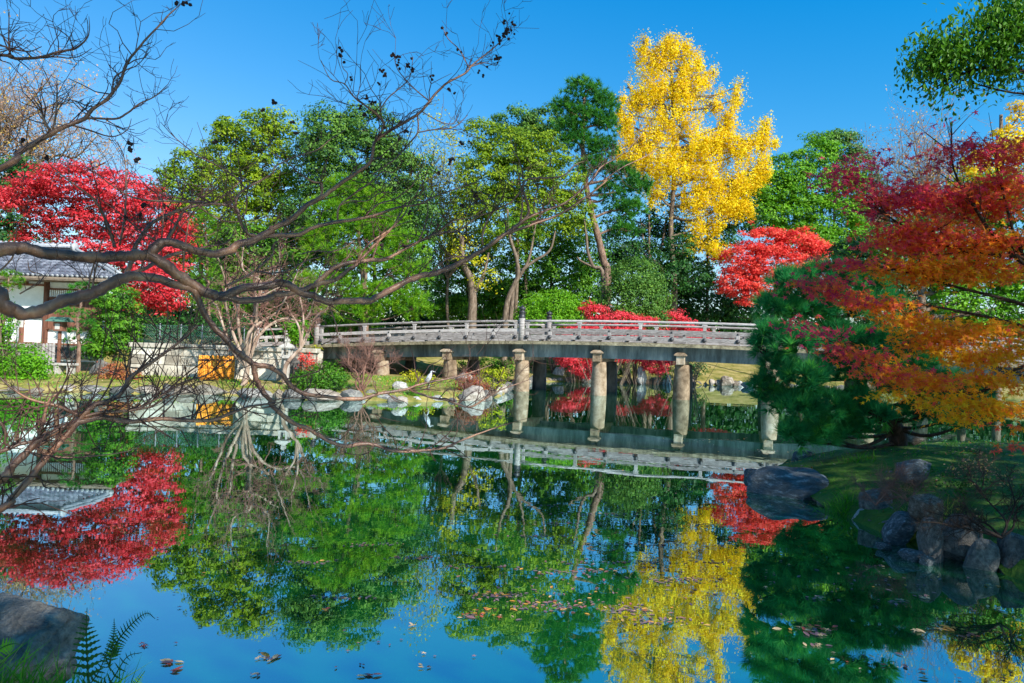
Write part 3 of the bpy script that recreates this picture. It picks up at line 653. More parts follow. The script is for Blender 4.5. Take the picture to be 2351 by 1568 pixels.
wl_ = thing('wooden_lantern', 'dark wooden post lantern with small roof before the tea house siding', 'lantern', tuple(wpt(135, 28.6)))
q = wpt(135, 28.6); zt = at(133, 733, 28.6)[2]; g = q[2]
b = MB(); b.bbox((q[0], 28.6, (g + zt - .5) / 2), (.11, .11, zt - .5 - g), .01); b.build('post', M['timber'], wl_)
b = MB(); b.bbox((q[0], 28.6, zt - .30), (.36, .36, .38), .01); lb = b.build('lamp_box', M['timber'], wl_)
b = MB(); b.bbox((q[0], 28.42 - .006, zt - .30), (.20, .01, .24), .003); b.build('pane', M['signboard'], lb)
b = MB(); a = .40; V = [(q[0] - a, 28.2, zt - .1), (q[0] + a, 28.2, zt - .1), (q[0] + a, 29.0, zt - .1), (q[0] - a, 29.0, zt - .1), (q[0] - a * .95, 28.6, zt + .10), (q[0] + a * .95, 28.6, zt + .10)]
b.add(np.array(V), [np.array([[3, 2, 1, 0], [0, 1, 5, 4], [2, 3, 4, 5]]), np.array([[1, 2, 5], [3, 0, 4]])]); b.build('roof', M['wire'], wl_)

osn = thing('bamboo_screen', 'bright orange bamboo slat screen leaning by the stone wall', 'screen', tuple(wpt(494, 27.3)))
x0, x1 = at(456, 840, 27.2)[0], at(534, 840, 27.6)[0]
for i, f in enumerate(np.linspace(0, 1, 20)):
    x = x0 + (x1 - x0) * f; y = 27.2 + .5 * f; g = gz(x, y); zt = at(494, 816.5, 27.4)[2] + .01 * math.sin(i * 2.1)
    b = MB(); b.tube([(x, y, g - .03), (x, y + .05, zt)], .036, 7); b.build('slat', M['orange'], osn, True)
for zz in (.12, .50, .80):
    b = MB(); b.tube([(x0 - .02, 27.15, g + zz), (x1 + .02, 27.66, g + zz)], .020, 6); b.build('tie_rail', M['timber'] if zz == .8 else M['orange'], osn, True)

sl_ = thing('stone_lantern', 'pale square stone lantern on a pillar before the retaining wall', 'lantern', tuple(wpt(659, 26.9)))
q = wpt(659, 26.9); x = q[0]; g = q[2]; zt = at(659, 787, 26.9)[2]
b = MB(); b.bbox((x, 26.9, (g + zt - .62) / 2), (.20, .20, zt - .62 - g), .02); b.build('pillar', M['white_stone'], sl_)
b = MB(); b.bbox((x, 26.9, zt - .575), (.42, .42, .09), .02); b.build('platform', M['white_stone'], sl_)
lb = MB()
for sx in (-1, 1):
    for sy in (-1, 1): lb.bbox((x + sx * .135, 26.9 + sy * .135, zt - .375), (.08, .08, .31), .006)
lb.bbox((x, 26.9, zt - .505), (.34, .34, .05), .006); lb.bbox((x, 26.9, zt - .245), (.34, .34, .05), .006); lb.build('light_box', M['white_stone'], sl_)
b = MB(); b.lathe((x, 26.9, zt - .22), [(.36, 0), (.38, .05), (.30, .12), (.14, .19), (.10, .20), (.09, .24), (.13, .30), (.09, .37), (.001, .40)], 4, R=Matrix.Rotation(math.pi / 4, 3, 'Z')); b.build('roof', M['white_stone'], sl_)

# wire fence in front of the hedge on top of the wall
wf = thing('wire_fence', 'thin green wire mesh fence along the hedge above the stone wall', 'fence', tuple(at(440, 785, 29.6)))
p0 = at(318, 784, 29.6); p1 = at(560, 788, 29.6); zf = 1.72
for f in np.linspace(0, 1, 6):
    q = p0 + (p1 - p0) * f; b = MB(); b.tube([(q[0], 29.6, zf - .1), (q[0], 29.6, zf + .95)], .025, 6); b.build('post', M['post'], wf, True)
b = MB()
for i in range(46):
    for s_ in (-1, 1):
        xa = p0[0] + (p1[0] - p0[0]) * i / 45; xb = xa + s_ * .8
        if p0[0] - .01 <= xb <= p1[0] + .01: b.tube([(xa, 29.6, zf + .05), (xb, 29.6, zf + .85)], .005, 3, False)
for zz in (.05, .45, .86): b.tube([(p0[0], 29.6, zf + zz), (p1[0], 29.6, zf + zz)], .009, 4, False)
b.build('mesh', M['wire'], wf, kind='stuff')

# grey heron on the shore slab
hp = onz(983, 893, .38); hr = thing('grey_heron', 'grey heron standing upright on the shore slab before the bridge piers', 'bird', tuple(hp))
hd = hp[1]; hx0, hz0 = hp[0], hp[2]
s = 1.0
body = [(-.16, .12), (-.13, .20), (-.08, .28), (-.02, .36), (.03, .45), (.07, .52), (.09, .57), (.10, .62), (.11, .655), (.15, .665), (.20, .662), (.26, .652), (.31, .642)]
rad = [.008, .035, .07, .092, .095, .075, .05, .038, .040, .038, .020, .012, .003]
b = MB(); b.tube(smooth_path([(hx0 + a * .9, hd, hz0 + z_ * 1.02 + .02) for a, z_ in body], 3), np.interp(np.linspace(0, 12, 37), range(13), rad), 12)
for o_, fx in ((-.03, .02), (.035, .05)):
    b.tube([(hx0 - .01, hd + o_, hz0 + .30), (hx0 + .02 + fx, hd + o_, hz0 + .14), (hx0 + .01, hd + o_, hz0)], [.014, .009, .008], 6)
    for a_ in (-.5, 0, .5, 3.1): b.tube([(hx0 + .01, hd + o_, hz0 + .006), (hx0 + .01 + .07 * math.cos(a_), hd + o_ + .07 * math.sin(a_), hz0 + .004)], [.007, .004], 4)
b.build('body', M['heron_grey'], hr, True)
b = MB(); P = smooth_path([(hx0 - .15, hd - .09, hz0 + .14), (hx0 - .07, hd - .115, hz0 + .30), (hx0 + .02, hd - .10, hz0 + .46)], 5); b.tube(P, np.interp(np.linspace(0, 1, len(P)), [0, .3, .7, 1], [.006, .035, .045, .015]), 8); b.build('wing', M['stone'], hr, True)

# ------------------------------------------------------------------ rocks
def rock_mesh(seed, sub=3, facets=7, rough=.22, squash=(1, 1, 1)):
    import bmesh
    bm = bmesh.new(); bmesh.ops.create_icosphere(bm, subdivisions=sub, radius=1.0); rr = RNG(seed); o = Vector(rr.uniform(-50, 50, 3))
    for v in bm.verts:
        p = v.co.copy(); v.co = p * (1 + rough * mnoise.noise(p * 1.1 + o) * 1.6 + rough * .45 * mnoise.noise(p * 3.1 + o))
    for _ in range(facets + 4):
        n = Vector(unit(rr.normal(size=3) * np.array([1, 1, .9]))); h = rr.uniform(.48, .82)
        for v in bm.verts:
            q = v.co.dot(n) - h
            if q > 0: v.co -= n * q * .92
    for v in bm.verts: v.co += v.co.normalized() * (.045 * mnoise.noise(v.co * 6 + o) + .02 * mnoise.noise(v.co * 15 + o))
    mn = np.array([v.co for v in bm.verts]); lo, hi = mn.min(0), mn.max(0)
    for v in bm.verts: v.co = Vector([(v.co[i] - (lo[i] + hi[i]) / 2) / ((hi[i] - lo[i]) / 2) for i in range(3)])
    me = bpy.data.meshes.new('rock'); bm.to_mesh(me); bm.free()
    me.polygons.foreach_set('use_smooth', np.ones(len(me.polygons), bool)); me.set_sharp_from_angle(angle=math.radians(26)); me.update(); return me
def rock(label, v0, v1, y0, y1, m='warmstone', z=0.0, seed=1, deep=.75, sub=3, facets=7, name='rock', group=None, rough=.22, d=None, sink=.3, rot=None):
    c = onz((v0 + v1) / 2, y1, z) if d is None else at((v0 + v1) / 2, y1, d)
    D = c[1]; wd = (v1 - v0) * D / F; ht = max(.08, (y1 - y0) * D / F); me = rock_mesh(seed, sub, facets, rough)
    o = obj(name, me, M[m], None, label=label, category='rock')
    if group: o['group'] = group
    hz_ = (ht + sink * min(ht, .6)) / 2
    kf = 1 + wd * deep * .35 / D
    o.location = (c[0] * kf, D * kf, c[2] + ht - hz_); o.scale = (wd / 2, wd * deep / 2, hz_); o.rotation_euler = (0, 0, 0)
    return o
# left shore, from left to right
LB = [("long flat pale edging slab at the far left of the pond", -10, 104, 889, 900, 'warmstone'), ("weathered edging slab under the round green bush", 104, 178, 886, 900, 'warmstone'),
      ("low grey shore slab left of the russet grass tuft", 180, 254, 887, 902, 'stone'), ("dark wedge shaped slab at the water below the russet tuft", 256, 304, 887, 905, 'stone'),
      ("long low pale slab along the water left of the orange screen", 304, 372, 887, 905, 'warmstone'), ("pointed grey shore rock between two long pale slabs", 370, 398, 883, 906, 'stone'),
      ("broad low grey rock at the water left below the orange screen", 395, 452, 887, 906, 'warmstone'), ("broad tan shore rock directly below the orange screen", 449, 528, 886, 907, 'warmstone'),
      ("dark layered rock at the water right of the pale gnarled trunk", 542, 628, 894, 914, 'stone'), ("narrow shore rock left below the stone lantern", 624, 655, 896, 915, 'warmstone'),
      ("low rock at the water under the stone lantern", 653, 699, 896, 917, 'stone'), ("long rock at the water under the dark green bush", 695, 786, 896, 921, 'warmstone'),
      ("upright squared block at the shore right of the dark green bush", 784, 829, 896, 921, 'stone'), ("rounded grey block with a gap on its left at the shore", 835, 869, 897, 918, 'stone'),
      ("thin white slab lying low at the water left of the reed clump", 866, 920, 908, 921, 'palestone'), ("small speckled rock beside the bright green reed clump", 927, 945, 900, 918, 'stone'),
      ("flat overhanging slab under the heron", 958, 1030, 900, 914, 'warmstone'), ("large pale boulder at the tip of the left shore", 1060, 1113, 888, 921, 'warmstone'),
      ("white speckled boulder in the grass left of the heron", 900, 942, 876, 898, 'palestone'), ("steep dark boulder beside the russet grass on the left bank", 202, 258, 824, 862, 'stone'),
      ("large dark boulder leaning on the wall behind the lantern", 658, 696, 818, 858, 'stone')]
for i, (lb, a, c, y0, y1, m) in enumerate(LB):
    if 'russet grass on' in lb: rock(lb, a, c, y0, y1, m, seed=20 + i, d=27.3, facets=9)
    elif 'leaning' in lb: rock(lb, a, c, y0, y1 + 6, m, seed=20 + i, d=27.8, facets=6, deep=.4)
    elif 'speckled boulder' in lb: rock(lb, a, c, y0, y1, m, seed=20 + i, z=.3, facets=9)
    else: rock(lb, a - 2, c + 2, y0 - 2, y1, m, seed=20 + i, facets=9)
# far shore
FB = [("tall pale standing stone between two piers on the far shore", 1462, 1485, 839, 883, 'palestone'), ("white triangular rock at the far shore right of the standing stone", 1516, 1542, 860, 882, 'palestone'),
      ("big grey boulder on the lawn slope beyond the bridge", 1627, 1655, 849, 876, 'stone'), ("broad brown boulder at the water before the far lawn slope", 1652, 1686, 863, 886, 'warmstone'),
      ("rounded grey rock at the far waterline next to the black pine", 1720, 1749, 867, 888, 'stone'), ("low white rock at the far waterline left of the rounded grey one", 1700, 1732, 877, 890, 'palestone'),
      ("tall pale rock at the far bank behind the mid bridge pier", 1268, 1295, 842, 874, 'palestone'), ("pink brown squarish rock by the far water", 1627, 1642, 870, 885, 'warmstone')]
for i, (lb, a, c, y0, y1, m) in enumerate(FB): rock(lb, a, c, y0, y1, m, seed=60 + i, sub=3, facets=9)
SM = [rock_mesh(90 + i, 2, 8) for i in range(5)]
for i, me in enumerate(SM): me.materials.append(M[('warmstone', 'stone', 'palestone')[i % 3]])
rr = RNG(8)
def shore(a, c, n, lo, hi, label, group):
    a, c = np.array(a), np.array(c)
    for i in range(n):
        q = a + (c - a) * ((i + rr.uniform(.1, .9)) / n); s_ = rr.uniform(lo, hi)
        o = obj('shore_stone', SM[rr.integers(5)], None, None, label=label, category='rock', group=group)
        o.location = (q[0], q[1] + rr.uniform(-.1, .3), s_ * .35); o.scale = (s_ * rr.uniform(.7, 1.4), s_, s_ * rr.uniform(.5, .95)); o.rotation_euler = (0, 0, rr.uniform(0, 6.28))
g1 = 'small stones lining the far shore'
for a, c in zip(POND[17:24][:-1], POND[17:24][1:]): shore(a, c, int(np.linalg.norm(c - a) / .62) + 1, .18, .42, 'small stone in the row edging the far shore beyond the bridge', g1)
g2 = 'small stones edging the left shore'
for a, c in zip(POND[8:16][:-1], POND[8:16][1:]): shore(a, c, int(np.linalg.norm(c - a) / .8) + 1, .12, .24, 'small stone wedged between the slabs of the left shore', g2)
shore(POND[15], POND[17], 9, .25, .5, 'rough stone on the shore under the left bridge span', 'stones under the left bridge span')
for k_, (vx, y, d, s_) in enumerate([(1095, 868, 33, .35), (1110, 872, 32.5, .45), (1065, 862, 34, .4), (1135, 878, 32, .3)]):
    o = obj('bank_stone', SM[k_ % 5], None, None, label='rough stone on the shore under the left bridge span', category='rock', group='stones under the left bridge span'); p = at(vx, y, d); o.location = (p[0], d, gz(p[0], d) + .1); o.scale = (s_ * 1.2, s_, s_ * .8)
# right bank, near
rock("great flat blue grey rock lying in the water at the tip of the right bank", 1712, 1898, 1082, 1143, 'bluestone', seed=131, deep=.85, sub=4, facets=-1, rough=.24, sink=.5)
rock("round mossy dark rock at the water's edge under the black pine", 1814, 1868, 1036, 1086, 'bluestone', seed=132, facets=6)
rock("small dark rock at the left end of the flat blue rock", 1709, 1745, 1077, 1098, 'bluestone', seed=133)
rock("squared pale brown rock standing behind the black pine trunk", 2070, 2124, 989, 1024, 'warmstone', seed=134, d=12.6, facets=10, rough=.12)
rock("craggy blue grey rock half sunk in the mossy mound", 2062, 2138, 1056, 1100, 'bluestone', seed=135, z=.50, facets=12, rough=.35)
rock("flat slab at the waterline under the mound's dead twigs", 1930, 1984, 1148, 1162, 'bluestone', seed=136)
rock("sloping rock in the twigs above the waterline of the right bank", 1978, 2062, 1128, 1200, 'stone', seed=137, facets=17)
rock("big rounded rock overhanging the water on the right bank", 2024, 2110, 1180, 1252, 'bluestone', seed=138, facets=15, sink=.2)
rock("cracked block with green moss on the right bank's waterline", 2106, 2167, 1192, 1290, 'stone', seed=139, facets=19)
rock("wide dark rock wall in shade at the right bank", 2146, 2266, 1186, 1292, 'stone', seed=140, facets=18, deep=.6)
rock("dark jagged rock low at the right bank's water", 2212, 2292, 1240, 1310, 'stone', seed=141, facets=20)
rock("coarse grey rock at the right edge of the picture", 2282, 2378, 1228, 1318, 'stone', seed=142, facets=20, rough=.3)
rock("pale sunlit rock in the dry grass of the right bank", 2088, 2162, 1140, 1190, 'warmstone', seed=143, z=.32, facets=18)
rock("small wet rock in the water before the cracked block", 2066, 2120, 1264, 1290, 'bluestone', seed=144)
rock("second small wet rock in the water right of the first", 2111, 2143, 1274, 1300, 'bluestone', seed=145)
rock("tiny flat rock at the water under the big rounded rock", 2011, 2047, 1252, 1264, 'bluestone', seed=146)
# near left corner
rock("large shadowed lichened rock in the near left corner", -190, 172, 1420, 1640, 'stone', seed=154, z=.0, sub=5, facets=10, deep=.8, rough=.42)

g3 = 'small stones at the foot of the right bank'
for a, c in zip(POND[33:40][:-1], POND[33:40][1:]): shore(a, c, int(np.linalg.norm(c - a) / .22) + 1, .04, .13, 'small wet stone at the foot of the right bank', g3)
# moss on the right bank
xs = np.arange(2.6, 16, .16); ys = np.arange(4.0, 17, .16); X, Y = np.meshgrid(xs, ys); S_ = pond_dist(X, Y)
Z = H(X, Y, S_) + .035 + .05 * np.array([[mnoise.noise(Vector((a * 1.3, c * 1.3, 0))) for a in xs] for c in ys]) + .025 * np.array([[mnoise.noise(Vector((a * 4, c * 4, 3))) for a in xs] for c in ys])
n_ = len(xs); ii = np.arange(len(ys) - 1)[:, None] * n_ + np.arange(n_ - 1)[None]; ok = (S_[:-1, :-1] > -.25)
obj('moss_bank', make_mesh('moss_bank', np.stack([X, Y, Z], -1).reshape(-1, 3), [np.stack([ii, ii + 1, ii + n_ + 1, ii + n_], -1)[ok].reshape(-1, 4)], smooth=True), M['moss'], kind='structure')

# ------------------------------------------------------------------ background trees
tree('dark_evergreen_tree', 'dark evergreen tree at the far left edge behind the red maple', 'tree', [(15, 415, 60, 45), (60, 398, 45, 28), (0, 490, 55, 70), (30, 560, 50, 60)], 43, 'dark', .22, .7, 26, 2.2, seed=2)
bare_tree('thin_autumn_tree', 'nearly bare pinkish grey tree rising at the top left edge', (-90, 760), [(40, 170), (110, 185), (170, 235), (225, 310), (150, 300), (60, 250), (240, 375), (20, 330), (-60, 190), (10, 210), (120, 360)], 50, .22, 'bark', 'sparse', 9000, .15, 3, levels=5, dens=.66, lv0=.42, kk=3, twigm='paletwig', fork=(-75, 470), upb=.12)
tree('red_maple_tree', 'big crimson maple behind the tea house roof on the left', 'tree',
     [(55, 440, 70, 28, 0, .55), (165, 415, 105, 40, 0, .45), (285, 445, 75, 50, 0, .65), (350, 505, 70, 55, 0, .62), (250, 500, 90, 45, .4, .5), (130, 485, 80, 40, .8, .25), (395, 575, 40, 60, 0, .6), (330, 590, 75, 55, 0, .75), (240, 575, 60, 50, .3, .6),
      (345, 655, 70, 42, -.5, .6), (385, 690, 45, 30, -.5, .55), (300, 690, 45, 25, -.5, .55), (10, 455, 45, 25, 0, .75), (100, 560, 70, 40, .8, .2), (420, 520, 20, 40, 0, .5)],
     36, 'red', .15, .42, 34, 1.7, trunk=[(290, 780), (300, 700), (280, 600), (240, 500), (200, 430)], r0=.2, seed=4, tj=(.2, .15), flat=.32, up=.8, puff=False, rj=.16)
TREES = [
 ('broadleaf_tree', 'olive green tree just right of the crimson maple', [(445, 380, 50, 34), (405, 430, 50, 40), (480, 430, 55, 48), (450, 500, 80, 55), (500, 560, 60, 60), (420, 560, 50, 60), (540, 640, 60, 60)], 47, 'olive', .20, .6, 28, 2.0, 11),
 ('broadleaf_tree', 'tall yellowish green tree left of the rounded camphor crown', [(575, 305, 72, 42), (640, 300, 45, 40), (530, 360, 55, 48), (615, 375, 80, 55), (560, 440, 85, 55), (650, 450, 60, 60), (520, 300, 25, 25), (590, 530, 90, 60), (540, 590, 70, 60), (670, 560, 70, 60)], 48, 'olive', .20, .6, 28, 2.0, 12),
 ('camphor_crown_tree', 'rounded blue green camphor with the highest crown left of the bridge', [(765, 300, 68, 50), (845, 300, 72, 54), (800, 355, 110, 50), (725, 350, 42, 48), (905, 355, 48, 48), (945, 400, 45, 45), (880, 420, 80, 50), (780, 420, 80, 50), (740, 490, 80, 60), (860, 500, 90, 60), (950, 480, 50, 50), (930, 560, 60, 60)], 45, 'bluegreen', .18, .6, 32, 2.3, 13),
 ('broadleaf_tree', 'lime olive tree left of the tall pine', [(1108, 318, 40, 42), (1170, 345, 66, 50), (1235, 350, 60, 50), (1115, 400, 62, 55), (1205, 415, 85, 62), (1285, 420, 60, 60), (1145, 480, 85, 45), (1255, 490, 75, 45), (1090, 470, 50, 50), (1310, 490, 50, 50), (1180, 540, 80, 36)], 50, 'olive', .19, .6, 28, 2.0, 14),
 ('broadleaf_tree', 'dark rounded crown peeping behind the lime olive tree', [(1190, 287, 55, 36), (1245, 285, 45, 36), (1215, 330, 70, 40)], 56, 'bluegreen', .2, .6, 28, 2.2, 15),
 ('broadleaf_tree', 'vivid green billowing tree right of the yellow ginkgo', [(1805, 400, 55, 46), (1875, 355, 46, 40), (1770, 440, 55, 50), (1850, 440, 80, 50), (1900, 500, 80, 45), (1810, 500, 70, 45), (1930, 430, 50, 50), (1760, 500, 40, 50), (1860, 560, 90, 40), (1950, 560, 60, 50)], 60, 'vivid', .22, .65, 30, 2.0, 16),
 ('broadleaf_tree', 'grey green tree crown behind the vivid one at the right', [(1925, 340, 52, 36), (1965, 390, 45, 45), (1890, 335, 35, 25), (1990, 470, 45, 60), (2010, 540, 50, 50), (1720, 470, 40, 60)], 66, 'bluegreen', .24, .7, 28, 2.2, 17),
 ('evergreen_tree', 'dark evergreen behind the light green pine', [(900, 500, 80, 60), (700, 560, 60, 80), (800, 560, 100, 90), (960, 560, 60, 80), (940, 660, 70, 60)], 49, 'dark', .2, .7, 26, 2.0, 18),
 ('evergreen_tree', 'dark green tree behind the bare bank tree', [(480, 620, 70, 70), (560, 590, 80, 80), (640, 600, 60, 80), (560, 680, 110, 50), (690, 690, 60, 50)], 46, 'green', .2, .65, 28, 2.2, 19),
 ('evergreen_tree', 'dark understory tree behind the left of the bridge railing', [(1040, 650, 55, 70), (1120, 640, 70, 80), (1080, 580, 60, 50), (1010, 700, 60, 40), (1160, 690, 60, 50), (1000, 620, 40, 50), (1100, 710, 80, 36)], 58, 'green', .22, .7, 26, 2.0, 20),
 ('evergreen_tree', 'dark understory tree between the twisting trunk and the leaning pine trunk', [(1230, 600, 60, 70), (1290, 640, 70, 80), (1340, 580, 50, 70), (1250, 680, 70, 50), (1200, 540, 50, 40), (1320, 680, 60, 50), (1300, 540, 60, 40), (1190, 700, 60, 36)], 57, 'green', .22, .7, 26, 1.9, 21),
 ('evergreen_tree', 'dark green trees under the left side of the ginkgo', [(1440, 560, 55, 60), (1480, 620, 70, 60), (1420, 500, 40, 40), (1560, 590, 40, 46, -4), (1525, 630, 50, 46, -4), (1590, 640, 36, 40, -4), (1530, 580, 50, 50), (1380, 650, 50, 60), (1420, 590, 50, 50), (1540, 660, 50, 60), (1520, 500, 40, 50)], 58, 'dark', .22, .7, 26, 1.7, 22),
 ('evergreen_tree', 'dark glossy evergreen mass between ginkgo trunk and scarlet maple', [(1580, 640, 60, 55), (1610, 710, 90, 45), (1650, 560, 40, 50), (1700, 500, 40, 40), (1560, 560, 40, 40), (1700, 730, 60, 30), (1560, 740, 50, 40)], 58, 'dark', .22, .65, 28, 2.1, 23),
 ('evergreen_tree', 'green shrubby tree beneath the tea house side of the maple', [(265, 690, 45, 40), (290, 740, 35, 60), (250, 760, 40, 40), (225, 800, 28, 30), (280, 800, 38, 34)], 29.2, 'green', .12, .32, 26, 2.2, 24),
]
for nm, lb, lobes, d, lm, sz, cs, nl, cv, sd in TREES:
    tree(nm, lb, 'tree', lobes, d, lm, sz, cs, nl, cv, seed=sd, r0=.2 if d > 35 else .08)
bare_tree('thin_yellow_tree', 'thin half bare yellow tree in the gap left of the lime olive tree', (1040, 700), [(1000, 330), (1040, 350), (980, 430), (1070, 440), (1010, 480), (960, 480), (1030, 550), (990, 380)], 54, .11, 'bark', 'yelgreen', 7500, .19, 31, levels=5, dens=.72, lv0=.34, fork=(1028, 640))
pine('tall_pine_tree', 'tall dark pine with a bare leaning trunk beside the ginkgo',
     [(1342, 212, 52, 32), (1300, 250, 38, 24), (1388, 245, 36, 30), (1340, 275, 58, 32), (1300, 300, 36, 24), (1395, 290, 30, 24), (1330, 330, 55, 28), (1385, 345, 40, 26), (1360, 385, 50, 25), (1425, 400, 42, 28), (1462, 430, 36, 28), (1400, 445, 40, 24), (1445, 480, 42, 26), (1440, 530, 34, 18)],
     51, 'pine', [(1394, 640), (1386, 600), (1372, 540), (1355, 475), (1344, 410), (1338, 340), (1342, 220)], .34, 'pinebark', L=.44, wd=.026, nn=24, seed=41, tufts=2.2, stepd=.42)
pine('light_green_pine', 'soft light green layered pine at the left end of the bridge',
     [(800, 430, 62, 26), (850, 455, 60, 26), (755, 480, 60, 28), (880, 490, 66, 32), (820, 525, 95, 30), (935, 560, 58, 32), (750, 575, 62, 34), (850, 600, 90, 34), (955, 630, 46, 28), (770, 655, 75, 32), (880, 680, 105, 34), (800, 718, 90, 24), (945, 710, 56, 26), (700, 650, 45, 30), (720, 540, 40, 30)],
     39.5, 'lightpine', [(840, 745), (835, 660), (825, 560), (815, 430)], .2, 'pinebark', L=.34, wd=.020, nn=22, seed=42, tufts=2.2, stepd=.36, tint=.6)
pine('light_green_pine', 'pale green pine hanging between the crimson maple and the bare bank tree',
     [(470, 520, 40, 40), (465, 590, 45, 40), (480, 650, 50, 35), (470, 700, 50, 28)], 37.5, 'lightpine', [(480, 760), (478, 650), (470, 500)], .14, 'pinebark', L=.32, wd=.018, nn=18, seed=43, tufts=1.3, stepd=.36, tint=.35)
tree('ginkgo_tree', 'tall bright yellow ginkgo rising above the bridge', 'tree',
     [(1540, 118, 42, 34), (1500, 150, 42, 40), (1580, 150, 38, 38), (1475, 110, 16, 20), (1500, 215, 50, 42), (1565, 215, 58, 45), (1612, 190, 26, 24), (1465, 235, 30, 26), (1535, 280, 66, 45), (1625, 245, 30, 24), (1440, 285, 22, 45), (1480, 330, 50, 40), (1592, 340, 70, 48), (1668, 285, 26, 36), (1690, 228, 16, 34), (1650, 330, 42, 38),
      (1452, 365, 46, 42), (1530, 390, 70, 50), (1630, 410, 70, 48), (1705, 350, 50, 48), (1748, 325, 26, 46), (1690, 420, 55, 44), (1745, 390, 32, 34), (1590, 465, 55, 42), (1660, 470, 55, 36), (1515, 450, 40, 30), (1620, 520, 45, 30), (1590, 560, 24, 16), (1640, 575, 32, 22), (1700, 480, 34, 24),
      (1478, 100, 8, 20), (1538, 92, 10, 18), (1577, 112, 9, 20), (1606, 140, 10, 18), (1638, 168, 16, 10), (1442, 200, 10, 12), (1432, 228, 13, 16), (1647, 244, 8, 16), (1700, 196, 10, 18), (1424, 262, 8, 24), (1761, 286, 9, 22), (1778, 330, 9, 14), (1420, 352, 9, 24), (1655, 215, 10, 12)],
     56, 'yellow', .165, .38, 24, 1.5, trunk=[(1548, 690), (1546, 620), (1540, 520), (1548, 400), (1545, 250), (1540, 110)], r0=.30, seed=44, tj=(.2, .18), shell=(.2, 1.0), flat=1.5, up=.2, sub=8, puff=False, rj=.2, gap=.8)
tree('scarlet_maple_tree', 'rounded scarlet maple between the ginkgo and the black pine', 'tree',
     [(1755, 555, 60, 36), (1825, 555, 55, 34), (1705, 600, 50, 42), (1790, 610, 80, 42), (1690, 650, 48, 34), (1860, 590, 35, 35), (1755, 660, 60, 30), (1725, 692, 34, 14), (1880, 570, 22, 22)], 53, 'scarlet', .17, .42, 34, 1.5, trunk=[(1770, 790), (1775, 700), (1785, 590)], r0=.16, seed=45, flat=.36, up=.75, puff=False, rj=.15)
# trunks that stand clear of foliage
def snag(label, paths, d, bark, seed, leafy=None, name='slender_tree'):
    rng = RNG(seed); P0 = trunk_path(paths[0][0], d, rng); root = thing(name, label, 'tree', tuple(P0[0])); b = MB()
    b.tube(P0, np.linspace(paths[0][1], paths[0][2], len(P0)), 8); b.build('trunk', M[bark], root, True); br = MB()
    for pts, r0, r1 in paths[1:]:
        P = smooth_path([at(x, y, d) for x, y in pts], 5); br.tube(P, np.linspace(r0, r1, len(P)), 6, False)
    if len(paths) > 1: br.build('branches', M[bark], root, True)
    if leafy:
        Pn, N, T, CC = scatter(world_lobes(leafy[0], d), rng, .5, 22, leafy[2], tint=.5); V, FL, tt = leaves(Pn, N, .17 * rng.uniform(.6, 1.3, len(Pn)), T, T_DIA, rng); obj('crown', make_mesh('crown', V, FL, tt), M[leafy[1]], root)
snag('thick straight trunk with pale lower bark behind the bridge railing', [([(1083, 742), (1085, 690), (1080, 640), (1062, 600), (1060, 540)], .38, .16), ([(1086, 680), (1110, 630), (1122, 580)], .16, .07)], 47, 'bark', 51, ([(1075, 590, 50, 30), (1120, 640, 40, 25), (1050, 540, 40, 40)], 'yelgreen', 1.0))
snag('slim forked trunk twisting up right of the thick straight trunk', [([(1160, 738), (1166, 690), (1180, 655), (1190, 630), (1185, 590), (1170, 540), (1165, 480)], .24, .08), ([(1190, 640), (1212, 600), (1222, 560), (1232, 500)], .12, .06), ([(1200, 620), (1225, 600), (1262, 575), (1275, 530)], .12, .06), ([(1172, 735), (1176, 690), (1178, 660)], .17, .12)], 47, 'bark', 52, ([(1190, 520, 50, 30), (1240, 520, 40, 25)], 'green', .9))
snag('curved pale trunk left of the leaning pine trunk', [([(1385, 640), (1362, 612), (1350, 580), (1346, 540), (1340, 500)], .17, .07), ([(1360, 612), (1335, 600), (1325, 590)], .09, .05)], 49.5, 'bark', 53)
snag('dark many stemmed trunk under the ginkgo left edge', [([(1500, 700), (1505, 620), (1520, 560), (1530, 500)], .2, .08), ([(1508, 610), (1480, 560), (1470, 500)], .1, .05)], 57, 'bark', 54)
shrub('domed_bush', 'tall dark green domed bush behind the bridge left of the scarlet maple', [(1460, 640, 58, 46), (1445, 690, 66, 52), (1485, 695, 58, 48), (1460, 740, 84, 36)], 48, 'bluegreen', .15, .42, 34, 3.0, seed=61, tint=.6)
shrub('lime_bush', 'rounded lime green bush behind the mid post of the bridge', [(1275, 700, 60, 32), (1225, 715, 40, 30), (1325, 715, 40, 30), (1270, 740, 85, 26)], 49, 'vivid', .15, .42, 32, 2.8, seed=62, tint=.6)
for i, (lb, L_, d) in enumerate([
    ('low red maple spreading behind the bridge rails right of the mid post', [(1368, 722, 26, 22), (1345, 703, 12, 12), (1420, 735, 52, 18), (1480, 738, 28, 12), (1400, 760, 90, 16), (1330, 765, 50, 14)], 45.5),
    ('small red maple showing above the rails left of the scarlet maple', [(1552, 728, 16, 16), (1565, 745, 28, 14), (1590, 770, 60, 16), (1640, 785, 45, 10), (1530, 772, 40, 14)], 45),
    ('red maple sprays hanging under the bridge left of the second pier', [(1320, 828, 38, 16), (1345, 848, 34, 18), (1300, 815, 26, 10), (1362, 835, 22, 14)], 46.5),
    ('red maple sprays under the bridge beside the standing stone', [(1508, 838, 34, 18), (1480, 828, 24, 10), (1520, 825, 24, 10), (1430, 822, 30, 8)], 46.8)]):
    shrub('low_red_maple', lb, L_, d, 'red', .14, .34, 34, 2.8, seed=70 + i, cat='maple', tint=.7, flat=.45, up=.7, r0=.022)
